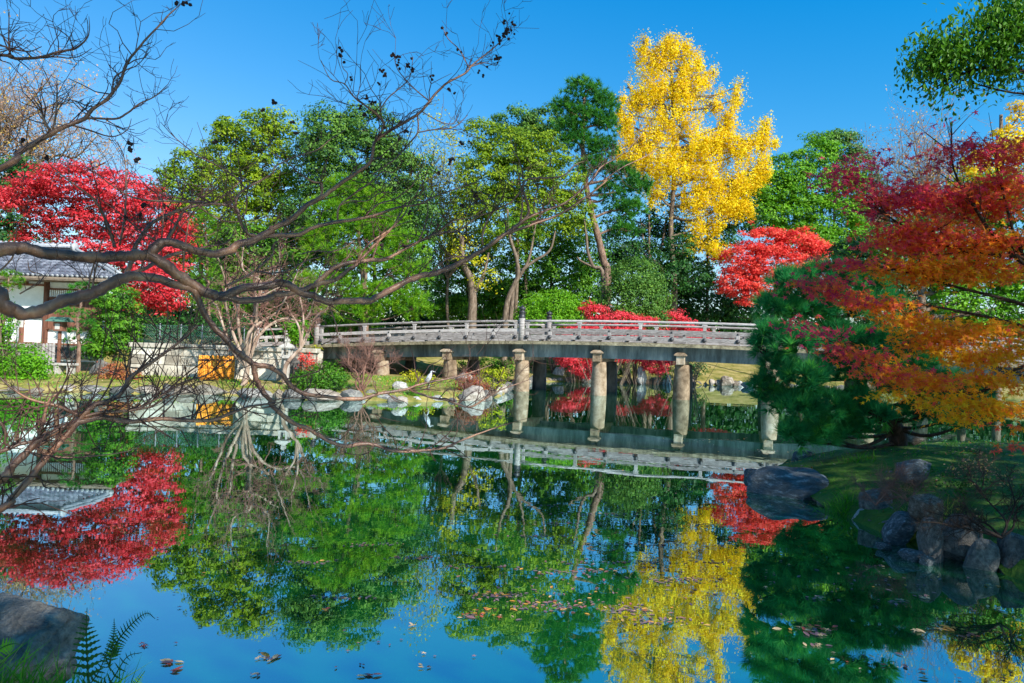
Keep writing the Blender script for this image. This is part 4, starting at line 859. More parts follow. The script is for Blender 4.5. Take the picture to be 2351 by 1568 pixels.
shrub('trimmed_hedge', 'clipped green hedge running behind the wire fence', [(v, 752, 30, 26) for v in range(325, 565, 34)], 30.6, 'dark', .10, .28, 26, 2.6, seed=81, cat='hedge', tint=.7)
shrub('hedge', 'low clipped hedge behind the left end of the bridge rails', [(v, 748, 24, 16) for v in range(745, 865, 26)], 42.5, 'vivid', .12, .3, 26, 2.6, seed=82, tint=.4)
shrub('clipped_bush', 'small boxy clipped bush beside the left bridge post', [(672, 757, 20, 18), (690, 757, 20, 18), (680, 775, 18, 14), (668, 745, 14, 10), (694, 745, 12, 10)], 35.5, 'vivid', .11, .22, 28, 2.8, seed=83, tint=.4)
shrub('round_bush', 'rounded glossy green bush in front of the picket fence', [(62, 825, 42, 32), (30, 850, 45, 38), (78, 855, 34, 36), (45, 880, 50, 20), (5, 860, 30, 30)], 25.2, 'vivid', .10, .24, 30, 2.9, seed=84, tint=.45)
shrub('leafy_bush', 'leafy green bush at the far left edge beside the notice board', [(8, 745, 22, 30), (4, 790, 22, 30), (12, 700, 18, 24)], 27, 'vivid', .11, .26, 26, 2.2, seed=85, tint=.3)
shrub('dark_green_bush', 'dense dark green bush on the shore right of the stone lantern', [(705, 872, 30, 22), (745, 862, 40, 26), (775, 870, 24, 24), (735, 885, 44, 14)], 25.6, 'green', .085, .2, 32, 3.0, seed=86, tint=.4)
shrub('red_leaved_shrub', 'small sparse red leaved shrub beside the stone lantern', [(702, 824, 14, 14), (712, 840, 20, 14), (704, 852, 12, 8), (694, 818, 8, 6)], 27.2, 'scarlet', .08, .16, 14, 1.3, seed=87, tint=.5)
shrub('yellow_green_sprig', 'yellow green sprig hanging over the wall at the bridge end', [(722, 805, 12, 9), (730, 798, 10, 6)], 29, 'yelgreen', .07, .14, 18, 1.6, seed=88, tint=.3)
shrub('yellow_green_shrub', 'feathery yellow green shrub at the shore below the second pier', [(1120, 862, 22, 18), (1145, 858, 18, 14), (1105, 875, 20, 10), (1135, 880, 26, 12)], 28.6, 'yelgreen', .085, .2, 20, 1.9, seed=89, tint=.35)
shrub('russet_shrub', 'low russet brown shrub below the yellow green one', [(1075, 872, 26, 14), (1095, 885, 26, 12), (1060, 880, 16, 10)], 28.0, 'dullred', .075, .18, 24, 1.9, seed=90)
shrub('russet_grass_tuft', 'mound of russet and green grass beside the dark boulder', [(265, 852, 30, 18), (295, 865, 36, 16), (250, 868, 30, 12)], 26.2, 'dullred', .075, .18, 26, 2.2, seed=91, cat='plant', tint=.75)
shrub('leaf_strewn_shrub', 'yellowish low shrub under the left bridge span', [(960, 868, 20, 12), (935, 862, 22, 12), (985, 872, 16, 8)], 29.5, 'yelgreen', .08, .2, 20, 1.7, seed=92, tint=.5)
shrub('evergreen_shrub', 'glossy green shrub on the bank under the bridge left of the mid pier', [(1120, 842, 40, 18), (1080, 838, 30, 14), (1160, 850, 24, 18)], 41, 'green', .13, .34, 28, 2.4, seed=93)
shrub('green_fern_bush', 'small bright bush between the standing stone and the white rock', [(1530, 850, 18, 12), (1515, 858, 14, 10)], 48.5, 'vivid', .13, .3, 24, 2.2, seed=94)
pine('garden_pine', 'small cloud pruned pine in front of the tea house wall', [(178, 660, 24, 10), (205, 655, 14, 8), (165, 678, 18, 8), (150, 716, 26, 10), (190, 722, 30, 12), (205, 745, 22, 12), (175, 760, 22, 9), (165, 782, 24, 7), (200, 785, 16, 7), (180, 803, 22, 6)],
     28.2, 'pine', [(180, 835), (181, 790), (178, 740), (186, 700), (182, 660)], .10, 'pinebark', L=.16, wd=.010, nn=22, seed=95, tufts=1.3, stepd=.19, tint=.6)
pine('garden_pine', 'bright green clipped pine pads before the left wing of the tea house', [(20, 634, 30, 12), (45, 645, 18, 8), (0, 655, 20, 10), (30, 660, 20, 7)], 28, 'lightpine', [(5, 830), (8, 750), (15, 690), (20, 640)], .08, 'pinebark', L=.16, wd=.010, nn=22, seed=121, tufts=1.5, stepd=.19, tint=.4)
shrub('reed_clump', 'bright green reed clump at the water left of the heron', [(948, 895, 10, 16), (956, 905, 8, 14)], 25.6, 'vivid', .12, .14, 26, 2.4, seed=96, cat='plant', tmpl=(np.array([(0, -.5, 0), (.06, 0, 0), (0, .9, 0), (-.06, 0, 0)]), [np.array([[0, 1, 2, 3]])]), tint=.4)
bare_tree('gnarled_bank_tree', 'pale gnarled bare tree on the bank beside the orange screen', (558, 884), [(530, 640), (600, 620), (660, 650), (730, 655), (470, 700), (560, 560), (690, 610), (500, 590), (640, 560)], 26.4, .105, 'palebark', None, 0, .1, 97, levels=5, dens=.72, lv0=.34, kk=3, twigm='twigred', fork=(568, 845), upb=.10)
bare_tree('gnarled_bank_tree', 'slender pale bare tree leaning right behind the stone lantern', (652, 876), [(726, 735), (760, 690), (640, 690), (690, 650)], 26.8, .075, 'palebark', None, 0, .1, 98, levels=5, dens=.75, lv0=.34, kk=3, twigm='twigred', fork=(690, 800), upb=.1)
bare_tree('bare_shrub', 'reddish bare shrub before the left bridge piers', (829, 898), [(780, 790), (800, 780), (830, 775), (860, 785), (880, 800), (900, 820), (790, 830), (850, 800)], 25.9, .035, 'twigred', None, 0, .1, 99, levels=4, cat='shrub', dens=1.0, lv0=.36, kk=3)
bare_tree('dead_twig_shrub', 'tangle of dead reddish twigs before the yellow green shrub', (1070, 905), [(1040, 860), (1070, 850), (1100, 862), (1050, 880), (1110, 880)], 27.3, .02, 'twigred', None, 0, .1, 100, levels=3, cat='shrub', lv0=.5, kk=3)
bare_tree('bare_pink_tree', 'misty bare tree with pinkish twigs behind the fiery maple', (2080, 560), [(2060, 370), (2100, 340), (2130, 330), (2040, 400), (2150, 380), (2090, 420), (2000, 440)], 62, .22, 'bark', 'sparse', 3800, .2, 101, lv0=.34, twigm='paletwig')
tree('golden_tree', 'yellow tree glowing behind the top of the fiery maple', 'tree', [(2270, 380, 55, 40, 0, .6), (2320, 330, 50, 40, 0, .5), (2350, 410, 45, 50, 0, .3), (2340, 265, 30, 24, 0, .2), (2230, 410, 40, 36, 0, .5), (2290, 450, 60, 40)], 34, 'yellow', .15, .42, 24, 1.6, seed=102)
for i, (lb, L_) in enumerate([('dark low shrub on the far bank between mid pier and the hanging red sprays', [(1240, 850, 26, 16), (1275, 838, 24, 12), (1215, 842, 20, 14)]), ('dark low shrub on the far bank left of the standing stone', [(1400, 850, 34, 14), (1440, 842, 24, 14), (1385, 838, 20, 12)]), ('dark low shrub under the bridge right of the white rock', [(1570, 842, 26, 12), (1600, 848, 22, 14)])]):
    shrub('low_shrub', lb, L_, 50.5, 'dark', .14, .34, 26, 2.4, seed=105 + i, tint=.5)
tree('green_tree', 'sunlit green tree seen through the lower fiery maple', 'tree', [(2190, 690, 50, 45), (2260, 720, 60, 50), (2330, 690, 40, 60), (2180, 640, 60, 35), (2300, 650, 50, 40)], 30, 'vivid', .15, .42, 26, 2.0, seed=103, trunk=[(2117, 800), (2115, 700), (2120, 640)], r0=.32)
tree('tall_green_tree', 'tall green tree filling the gap behind the upper fiery maple', 'tree', [(2150, 520, 60, 50), (2230, 500, 70, 50), (2320, 520, 60, 60), (2180, 590, 80, 50), (2290, 600, 80, 50), (2060, 560, 60, 50), (2340, 440, 40, 50), (2250, 440, 50, 36), (2120, 610, 60, 40)], 33, 'green', .16, .5, 26, 2.0, seed=108)
tree('dark_tree', 'dark evergreen behind the black pine at the right edge of the bridge', 'tree', [(2100, 680, 60, 50), (2030, 640, 70, 50), (2140, 760, 70, 50), (2240, 790, 70, 40), (2330, 790, 50, 50), (1960, 600, 60, 50), (2050, 740, 60, 40)], 40, 'dark', .2, .6, 26, 2.2, seed=104)
# far wood closing the view behind everything
rng = RNG(110); wl = []
for v in range(-160, 2560, 52):
    hgt_ = 175 + 45 * math.sin(v * .011) + 30 * math.sin(v * .037); d = 70 + rng.uniform(-3, 6)
    for q in range(3): wl.append((at(v + rng.uniform(-20, 20), 800 + .035 * (v - 1175) - hgt_ * (.12 + .34 * q), d), np.array([2.8, 2.2, 2.8]) * rng.uniform(.85, 1.2), None))
Pn, N, T, CC = scatter(wl, rng, 1.1, 16, .6, back=.05, tint=.35)
wl = [(at(v, 798 + .035 * (v - 1175) - q * 34 + rng.uniform(-8, 8), 64), np.array([2.3, 1.2, 1.5]), None) for v in range(-60, 2460, 40) for q in (0, 1, 2)]
P2, N2, T2, _ = scatter(wl, rng, .8, 20, 1.0, back=.02, tint=.4); Pn, N, T = np.concatenate([Pn, P2]), np.concatenate([N, N2]), np.concatenate([T, T2])
V, FL, tt = leaves(Pn, N, .42 * rng.uniform(.6, 1.3, len(Pn)), T, T_DIA, rng); obj('far_wood', make_mesh('far_wood', V, FL, tt), M['dark'], kind='stuff')

# ------------------------------------------------------------------ crape myrtle over the water: every limb traced
def dm(x): return 4.15 + 1.9 * max(0.0, x) / 1480          # how far the limbs lie from the camera along their length
def dp(x): return dm(x) + 1.3
def de(x): return 3.75 + 1.2 * max(0.0, x) / 900
def df(x): return 4.7 + .5 * max(0.0, x) / 400
def limb_pts(pts, dfun, dz=0.0):
    P, Rr = [], []; last = None
    rs = [p[2] if len(p) > 2 else None for p in pts]; idx = [i for i, r in enumerate(rs) if r is not None]
    ri = np.interp(range(len(pts)), idx, [rs[i] for i in idx])
    for (x, y, *_), r in zip(pts, ri):
        d = dfun(x) + dz; P.append(at(x, y, d)); Rr.append(r * K * d / F)
    return np.array(P), np.array(Rr)
LIMBS = [
 # the thick upper limb and its long reach to the sky
 (dm, [(-420, 640, 70)] + tr('ML', (-300, 760, 64), (0, 690, 62), (150, 662, 56), (300, 690), (480, 722, 48), (700, 742), (850, 745, 46), (1000, 735, 48), (1150, 735), (1280, 720, 48), (1360, 640, 42), (1420, 615, 38), (1550, 640), (1680, 690, 33), (1850, 715), (1970, 690), (2060, 630, 34), (2150, 610), (2260, 560), (2349, 510, 28)) + tr('MM', (120, 500, 25), (300, 420), (420, 310, 22), (560, 230, 20), (700, 130), (850, 30, 17)) + tr('TM', (850, 1490, 16), (980, 1400, 15), (1010, 1260, 14), (1040, 1200, 14), (1160, 1120), (1380, 990, 12), (1470, 900), (1550, 800, 10), (1650, 710), (1800, 630, 8), (1860, 560), (1960, 480, 6), (2080, 380), (2140, 300, 4), (2170, 190, 3))),
 (dm, tr('MM', (0, 580, 22), (200, 555, 18), (370, 550), (500, 490, 17), (700, 440), (850, 420, 14), (1000, 390), (1140, 340), (1250, 310, 9), (1400, 290), (1500, 240, 7), (1650, 180), (1900, 100, 4))),
 # the second thick limb
 (dm, tr('ML', (1290, 715, 50), (1430, 820, 50), (1560, 910, 48), (1680, 1000), (1800, 1060, 44), (1900, 1085, 42), (2000, 1050), (2100, 1010, 36), (2349, 985, 34)) + tr('MM', (200, 965, 33), (280, 980), (380, 1040), (500, 1080, 31), (620, 1125, 30), (800, 1120), (960, 1120, 28), (1030, 1090), (1150, 1030), (1300, 950, 26), (1430, 900), (1550, 880, 24), (1700, 820), (1850, 740, 20), (2000, 650), (2120, 560), (2250, 470, 15), (2349, 350)) + tr('TR', (100, 1560, 9), (420, 1520, 7), (540, 1420), (640, 1380, 3))),
 (dm, tr('MM', (2120, 560, 14)) + tr('MR', (0, 525, 13), (200, 455), (400, 380, 10), (560, 280), (700, 180), (820, 80, 7)) + tr('TR', (780, 1560, 7), (950, 1440), (1100, 1370), (1250, 1290, 3))),
 (dm, tr('MR', (0, 495, 12), (150, 400), (300, 340, 10), (450, 280), (560, 200), (680, 100, 7)) + tr('TR', (760, 1440, 6), (900, 1360), (1000, 1280), (1100, 1170), (1170, 1070, 2.5))),
 (dm, tr('ML', (1930, 1080, 30), (2100, 1122, 27), (2349, 1085)) + tr('MM', (150, 1065, 25), (300, 1050), (450, 1010, 23), (540, 970), (680, 940, 19), (800, 850), (880, 790, 15), (1000, 660), (1100, 560, 11), (1190, 470), (1280, 370, 6), (1330, 250, 4))),
 (dm, tr('MM', (480, 1010, 21), (560, 930), (680, 830, 19), (820, 790), (1000, 770, 18), (1120, 760), (1250, 690, 14), (1400, 610), (1560, 540, 10), (1750, 510), (1900, 400, 7), (2100, 330, 4))),
 # the lower left limb and the shoots that hang to the water
 (dm, [(-420, 640, 74)] + tr('ML', (-200, 1020, 72), (0, 1135, 66), (120, 1210, 60), (250, 1230, 56), (400, 1190, 52), (550, 1120), (700, 1080, 50), (830, 1040, 48), (950, 970), (1080, 920, 46), (1200, 915, 40), (1350, 930), (1500, 980, 34), (1640, 1010, 32), (1690, 1060, 30), (1740, 1200, 27), (1800, 1300), (1900, 1410), (2000, 1520, 25)) + tr('BL', (2040, 90, 25), (2170, 190, 26), (2190, 270, 24), (2230, 380), (2290, 470, 22), (2349, 530)) + tr('BM', (110, 520, 20), (200, 610), (320, 700, 19), (450, 750), (560, 820, 18), (680, 880), (780, 900, 17), (950, 880), (1050, 900, 15), (1180, 940), (1350, 945, 13), (1500, 930), (1640, 910, 11), (1750, 860), (1900, 800, 7), (2100, 730), (2200, 700, 3))),
 (dm, tr('BL', (2175, 200, 24), (2349, 225, 22)) + tr('BM', (120, 225, 21), (220, 280), (300, 380, 20), (420, 450), (600, 475, 17), (780, 495), (920, 490, 16), (1060, 450), (1280, 415, 12), (1380, 380), (1500, 350, 9), (1700, 310), (1900, 250, 6), (2030, 200, 3))),
 (dm, tr('BM', (1320, 415, 11), (1500, 480, 10), (1650, 510), (1830, 565, 9), (1960, 500), (2100, 420, 6), (2349, 330, 3))),
 (dm, tr('MM', (560, 1500, 5), (700, 1400, 5), (610, 1090, 7), (640, 930), (740, 820, 6), (850, 640, 4))),
 # the low left limbs
 (de, [(-260, 1300, 40)] + tr('BL', (0, 1200, 36), (80, 1100, 33), (230, 960, 30), (330, 850, 29), (450, 790), (600, 720, 27), (750, 680, 26), (880, 650, 24), (1000, 680, 21), (1150, 690), (1400, 665, 18), (1700, 685), (1850, 670, 15), (1980, 620), (2150, 560, 11), (2349, 530, 7)) + tr('BM', (180, 500, 6), (330, 485, 5), (560, 500, 3))),
 (de, [(-260, 1330, 38)] + tr('BL', (0, 1450, 31), (100, 1350, 29), (250, 1190, 27), (400, 1000, 26), (500, 890), (600, 770, 26), (680, 670, 25), (750, 600, 24), (830, 540, 22), (1000, 480, 18), (1080, 380), (1130, 300, 16), (1250, 220), (1400, 110, 13), (1550, 0, 10), (1700, -140, 6))),
 (de, tr('BL', (690, 640, 16), (600, 600), (480, 550, 14), (330, 520), (200, 470, 10), (60, 370), (-60, 250, 6))),
 (de, tr('BL', (700, 650, 15), (900, 610, 14), (1150, 590, 12), (1300, 520), (1450, 430, 9), (1600, 340), (1750, 300, 7), (1900, 210), (2000, 150, 4))),
 (de, tr('BL', (1150, 590, 9), (1300, 560), (1420, 490, 8), (1560, 420), (1700, 350, 5), (1850, 330, 3))),
 (de, tr('BL', (330, 850, 15), (370, 680, 14), (430, 500, 12), (560, 420, 7))),
 (de, tr('BL', (-150, 980, 20), (0, 950, 18), (150, 890, 16), (270, 860, 13), (310, 820, 10))),
 (de, tr('BL', (290, 910, 9), (430, 980, 8), (600, 1000), (850, 980, 6), (1050, 955), (1200, 910, 3))),
 (de, tr('BL', (1130, 300, 9), (1110, 200, 8), (1140, 80), (1160, -60, 5))),
 (de, tr('BL', (0, 690, 10), (45, 780, 10), (45, 880, 9), (120, 905, 8))),
 # top left
 (df, [(-420, 560, 30)] + tr('TL', (0, 1450, 26), (150, 1320, 24), (300, 1230, 22), (450, 1140, 20), (600, 1070, 18), (730, 1020, 17), (790, 940, 15), (900, 870, 14), (980, 780, 13), (1040, 690, 12), (1070, 600), (1120, 500, 10), (1180, 430), (1260, 330, 8), (1370, 220), (1450, 130, 6), (1550, 40, 3.5))),
 (df, tr('TL', (740, 1020, 10), (850, 1018), (1000, 1020, 9), (1100, 970, 8), (1200, 890), (1330, 830, 5), (1450, 720, 2.5))),
 (df, tr('TL', (620, 1075, 8), (800, 1130, 7), (900, 1165), (1000, 1170, 5), (1100, 1110, 4), (1130, 1020, 2.5))),
 (df, tr('TL', (440, 1140, 12), (390, 1060, 11), (350, 940, 9), (280, 840, 5))), (df, tr('TL', (455, 1120, 9), (480, 980, 8), (490, 820, 6), (490, 670, 3))),
 (df, tr('TL', (970, 790, 8), (980, 680, 7), (1040, 620, 5), (1180, 560), (1280, 450, 2.5))),
 (df, [(-300, 100, 18)] + tr('TL', (0, 470, 14), (80, 485), (160, 505, 14), (350, 490, 11), (520, 440), (640, 420, 9), (740, 340, 7), (770, 250, 4), (765, 140, 2))),
 (df, tr('TL', (350, 490, 7), (500, 490), (600, 500, 5), (690, 480), (790, 415, 2.5))), (df, tr('TL', (630, 420, 6), (590, 320, 5), (500, 255), (400, 220, 2.5))), (df, tr('TL', (0, 390, 8), (150, 430, 7), (260, 440, 5), (360, 400, 3))),
 (df, tr('TL', (80, 430, 8), (75, 300, 6), (80, 100, 3))), (df, tr('TL', (-50, 250, 6), (40, 330), (110, 450, 5))),
 # paler limbs farther out, in the sun
 (dp, tr('ML', (1090, 890, 20), (1130, 780), (1150, 680, 18), (1210, 570), (1300, 460, 16), (1420, 390), (1550, 340, 13), (1700, 300), (1830, 285, 8), (1980, 170), (2100, 60, 4))),
 (dp, tr('ML', (1100, 900, 18), (1250, 840), (1330, 790), (1420, 750, 14), (1530, 710), (1650, 680, 10), (1800, 650), (1950, 620, 6), (2010, 540, 3))),
 (dp, tr('ML', (1300, 770, 12), (1440, 590, 14), (1490, 510), (1540, 420), (1570, 360, 9), (1640, 290), (1760, 210, 5), (1900, 120, 3))),
 (dp, tr('ML', (1420, 390, 8), (1520, 470), (1640, 560, 6), (1780, 560), (1950, 480, 3))),
 (dp, tr('ML', (1700, 300, 7), (1850, 400), (1980, 440, 5), (2200, 420), (2349, 380, 3))),
 (dp, tr('ML', (1930, 1000, 12), (2100, 920), (2200, 860, 9), (2349, 720)) + tr('MM', (150, 640, 7), (300, 540), (420, 480, 4))),
 (dp, tr('MM', (0, 870, 8), (150, 880), (300, 850, 6), (420, 780), (560, 740, 4))), (dp, tr('MM', (380, 720, 5), (520, 690), (640, 700, 5), (760, 660), (850, 600, 3))),
 (dm, tr('MM', (1000, 770, 9), (1060, 600, 8), (1150, 520), (1250, 360, 6), (1300, 250, 3))), (dm, tr('MM', (870, 780, 9), (960, 640, 8), (1100, 540), (1200, 480, 6), (1330, 430, 3))),
 (dm, tr('MM', (1400, 610, 7), (1450, 480, 6), (1480, 330), (1450, 200, 4), (1430, 60, 3))), (dm, tr('MM', (1560, 540, 7), (1700, 430), (1850, 400, 5), (2000, 310, 3))),
 (dm, tr('MM', (1250, 310, 6), (1360, 230), (1430, 120, 5), (1560, 40, 3))), (dm, tr('MM', (720, 300, 6), (820, 260), (950, 260, 5), (1080, 190), (1250, 190, 3))),
 # shoots that rise from the thick limbs
 (dm, tr('ML', (985, 660, 16), (970, 600, 14), (900, 400), (820, 260, 10), (700, 160), (560, 60, 6), (420, -60, 4))),
 (dm, tr('ML', (1030, 640, 9), (1070, 420, 8), (1085, 200), (1075, -80, 5), (1010, -250, 3))),
 (dm, tr('ML', (2195, 560, 16), (2120, 535, 15), (2060, 420, 14), (2022, 320, 13), (1800, 280, 11), (1500, 265, 9), (1230, 250), (1060, 190, 7), (860, 50, 4), (700, -60, 3))),
 (dm, tr('ML', (2022, 320, 11), (2045, 220, 10), (2110, 155, 10), (2250, 80, 8), (2349, 20)) + tr('TM', (170, 1430, 6), (330, 1350), (520, 1290, 5), (640, 1200), (780, 1110, 3))),
 (dm, tr('ML', (2110, 155, 8), (2040, 70), (1900, -30, 7), (1700, -130), (1500, -290, 4), (1380, -420, 2.5))),
 (dm, tr('ML', (1390, 590, 7), (1405, 400, 5), (1400, 280, 3))), (dm, tr('ML', (1575, 860, 7), (1600, 600, 6), (1640, 330, 4), (1660, 200, 2))),
 (dm, tr('ML', (760, 1060, 8), (775, 920), (830, 740, 6), (900, 560, 3))), (dm, tr('ML', (790, 1050, 8), (820, 860, 7), (845, 770, 4))),
 (dm, tr('ML', (60, 1110, 24), (0, 1010, 18), (-120, 900, 12))), (dm, tr('ML', (-80, 920, 8), (100, 760, 7), (130, 600, 4), (150, 430, 2))),
 (dm, tr('ML', (170, 1060, 6), (330, 960), (370, 900, 5), (260, 860), (240, 770, 3))),
 (dm, tr('ML', (1770, 1010, 6), (1790, 970), (1700, 830, 5), (1720, 760, 3))), (dm, tr('ML', (1200, 880, 5), (1270, 600, 4), (1330, 430, 2))),
 (dm, tr('ML', (1340, 600, 8), (1210, 520, 7), (1070, 400, 6), (940, 300), (800, 200, 3))),
 (dm, tr('MM', (560, 230, 12), (570, 150, 11), (555, 105, 9), (480, 90), (340, 0, 7)) + tr('TM', (330, 1450, 6), (150, 1320), (0, 1270, 3))),
 (dm, tr('TM', (1040, 1200, 11), (1100, 1070, 10), (1040, 980), (900, 880, 8), (830, 820), (760, 720, 5), (640, 680, 4), (560, 520, 2))),
 (dm, tr('TM', (1060, 960, 6), (1130, 850), (1220, 770, 5), (1320, 670, 4), (1350, 490, 2.5))), (dm, tr('TM', (1490, 870, 6), (1350, 750), (1220, 600, 4), (1180, 450, 2.5))),
 (dm, tr('TM', (1830, 580, 5), (1750, 430), (1650, 330, 4), (1600, 220, 2.5))), (dm, tr('TM', (1830, 580, 5), (1960, 540), (2070, 560, 3), (2090, 470, 2))),
 (dm, tr('TM', (1390, 990, 7), (1390, 1140, 7), (1300, 1250), (1180, 1380, 6), (1000, 1500, 5))), (dm, tr('TM', (1390, 1140, 6), (1530, 1115), (1690, 1100, 5), (1780, 1030), (1820, 990, 2.5))),
 (dm, tr('TM', (1430, 960, 5), (1590, 1050), (1700, 1060, 4), (1750, 970, 2))), (dm, tr('TM', (760, 730, 4), (790, 640), (740, 570, 3), (735, 440, 2))), (dm, tr('TM', (870, 850, 4), (900, 700), (900, 560, 2))),
 (dm, tr('MM', (700, 440, 9), (720, 300, 8), (860, 190), (1000, 90, 6), (1090, 10, 4)) + tr('TM', (1180, 1480, 3), (1260, 1390, 2))),
 (dm, tr('MM', (930, 400, 8), (1050, 290), (1200, 240, 6), (1340, 130), (1400, 20, 4)) + tr('TM', (1450, 1380, 2.5))),
 (dm, tr('MM', (1950, 640, 9), (1950, 540), (2040, 350, 8), (2200, 270, 6), (2300, 130, 4))), (dm, tr('MM', (1850, 740, 8), (1690, 745), (1600, 790, 7), (1510, 870, 5))),
 (dm, tr('MR', (70, 470, 9), (90, 250, 7), (60, 20, 6)) + tr('TR', (100, 1540, 6), (60, 1380), (0, 1290, 3))),
]
mroot = thing('crape_myrtle', 'leafless crape myrtle whose smooth brown limbs reach across from the left edge over the pond', 'tree', (-4.9, 4.2, gz(-4.9, 4.2)))
b = MB(); zt = [gz(-4.9, 4.2) - .2, 1.0, 1.9, 2.6, 3.4, 4.6]
b.tube(smooth_path([(-5.0, 4.2, zt[0]), (-4.85, 4.2, zt[1]), (-4.95, 4.25, zt[2]), (-4.8, 4.3, zt[3]), (-4.9, 4.6, zt[4]), (-4.8, 4.8, zt[5])], 5), np.linspace(.22, .12, 26), 12); b.build('trunk', M['myrtle'], mroot, True)
rng = RNG(200); tw = MB(); tips = []
def twig(p, dr, L, r, lv):
    n = 3; P = [p]; q = dr
    for _ in range(n):
        q = unit(q + rng.normal(size=3) * .22 + np.array([0, 0, .07])); P.append(P[-1] + q * L / n)
    tw.tube(P, np.linspace(r, max(.0014, r * .55), n + 1), 4 if r > .0035 else 3, False)
    if lv == 0: tips.append((P[-1], q))
    for _ in range(rng.integers(2, 4) if lv > 0 else 0):
        j = rng.integers(1, n + 1); nd = unit(q * .8 + rng.normal(size=3) * np.array([.65, .45, .6])); twig(P[j], nd, L * rng.uniform(.45, .8), max(.0017, r * .68), lv - 1)
for dfun, pts in LIMBS:
    P, Rr = limb_pts(pts, dfun); n0 = len(P); S = smooth_path(P, 4); Rs = np.interp(np.linspace(0, n0 - 1, len(S)), range(n0), Rr)
    Rs = Rs * (1 + .05 * rng.normal(size=len(S)) * (Rs > .012)); S = S + rng.normal(size=S.shape) * (Rs * .10)[:, None]
    b = MB(); b.tube(S, np.maximum(Rs, .0016), 12 if Rr.max() > .02 else 7, True); b.build('limb', M['myrtle'], mroot, True)
    seg = np.linalg.norm(np.diff(S, axis=0), axis=1); dens = 34 if dfun is de else (20 if dfun is df else (16 if dfun is dp else 14))
    for i in range(len(seg)):
        if Rs[i] > .030: continue
        for _ in range(rng.poisson(seg[i] * dens * (1.0 if Rs[i] < .014 else .35))):
            t = unit(S[i + 1] - S[i]); sd = rng.normal(size=3) * np.array([.8, .6, .8]) + np.array([0, 0, .45])
            twig(S[i] + (S[i + 1] - S[i]) * rng.random(), unit(t * .7 + sd), rng.uniform(.10, .38), min(.005, max(.0021, Rs[i] * .5)), int(rng.integers(0, 3)))
tw.build('twigs', M['twig'], mroot, True, kind='stuff')
POD = rock_mesh(300, 1, 0, .18); POD.materials.append(M['pod'])
def pod(p, s_):
    o = obj('seed_pod', POD, None, mroot); o.location = p; o.scale = (s_, s_, s_ * 1.1); o.rotation_euler = tuple(rng.uniform(0, 6, 3))
POD_AT = [('TM', 725, 440, 3), ('TM', 745, 480, 4), ('TM', 770, 540, 1), ('TM', 815, 685, 2), ('TM', 1185, 470, 5), ('TM', 1215, 480, 3), ('TM', 1230, 535, 3), ('TM', 1240, 582, 1), ('TM', 1310, 560, 5), ('TM', 1345, 495, 1), ('TM', 1350, 600, 4), ('TM', 1085, 610, 4), ('TM', 1105, 655, 4), ('TM', 1055, 720, 2), ('TM', 950, 845, 3), ('TM', 985, 880, 3), ('TM', 1020, 890, 2), ('TM', 1510, 670, 3), ('TM', 1600, 235, 3), ('TM', 1630, 280, 2), ('TM', 1750, 435, 2),
  ('TM', 2165, 120, 1), ('TM', 2125, 200, 3), ('TM', 2165, 240, 5), ('TM', 2220, 205, 5), ('TM', 2215, 270, 2), ('TM', 2130, 300, 7), ('TM', 2150, 275, 4), ('TM', 2085, 320, 4), ('TM', 2100, 375, 3), ('TM', 2030, 372, 2), ('TM', 2175, 350, 1), ('TM', 2090, 490, 6), ('TM', 2070, 520, 3), ('TM', 2000, 555, 1), ('TM', 1910, 625, 3), ('TM', 1935, 655, 2), ('TM', 1660, 770, 4), ('TM', 1695, 800, 2), ('TM', 900, 940, 3), ('TM', 930, 1000, 5), ('TM', 160, 880, 5), ('TM', 65, 945, 2), ('TM', 310, 1065, 2), ('TM', 345, 1140, 4), ('TM', 1295, 1130, 3), ('TM', 1235, 1200, 3), ('TM', 1765, 1230, 3), ('TM', 1825, 1220, 2), ('TM', 1690, 1370, 5), ('TM', 1660, 1400, 3), ('TM', 1560, 1500, 3),
  ('TL', 1530, 25, 4), ('TL', 1585, 40, 4), ('TL', 1640, 45, 1), ('TL', 1120, 1230, 7), ('TL', 1115, 1280, 6), ('TL', 1180, 1370, 7), ('TL', 395, 1350, 6), ('TL', 200, 1210, 5), ('TL', 1860, 1215, 3), ('ML', 1230, 310, 6), ('ML', 1210, 380, 3), ('ML', 1410, 300, 4), ('ML', 1420, 430, 4), ('ML', 1060, 400, 2), ('MM', 1080, 660, 4), ('MM', 1270, 640, 3), ('MM', 1430, 660, 2), ('MM', 1330, 370, 3), ('MM', 1770, 300, 3), ('MM', 1890, 210, 4), ('MM', 1870, 180, 3)]
for tg, x, y, n in POD_AT:
    (vx, vy), = tr(tg, (x, y)); d = (df if tg == 'TL' and x < 700 else dm)(vx)
    for i in range(n):
        q = at(vx + rng.normal() * 2.6, vy + rng.normal() * 3.0, d + rng.normal() * .02); pod(q, .0105 * rng.uniform(.8, 1.2))
        if i: tw2 = None

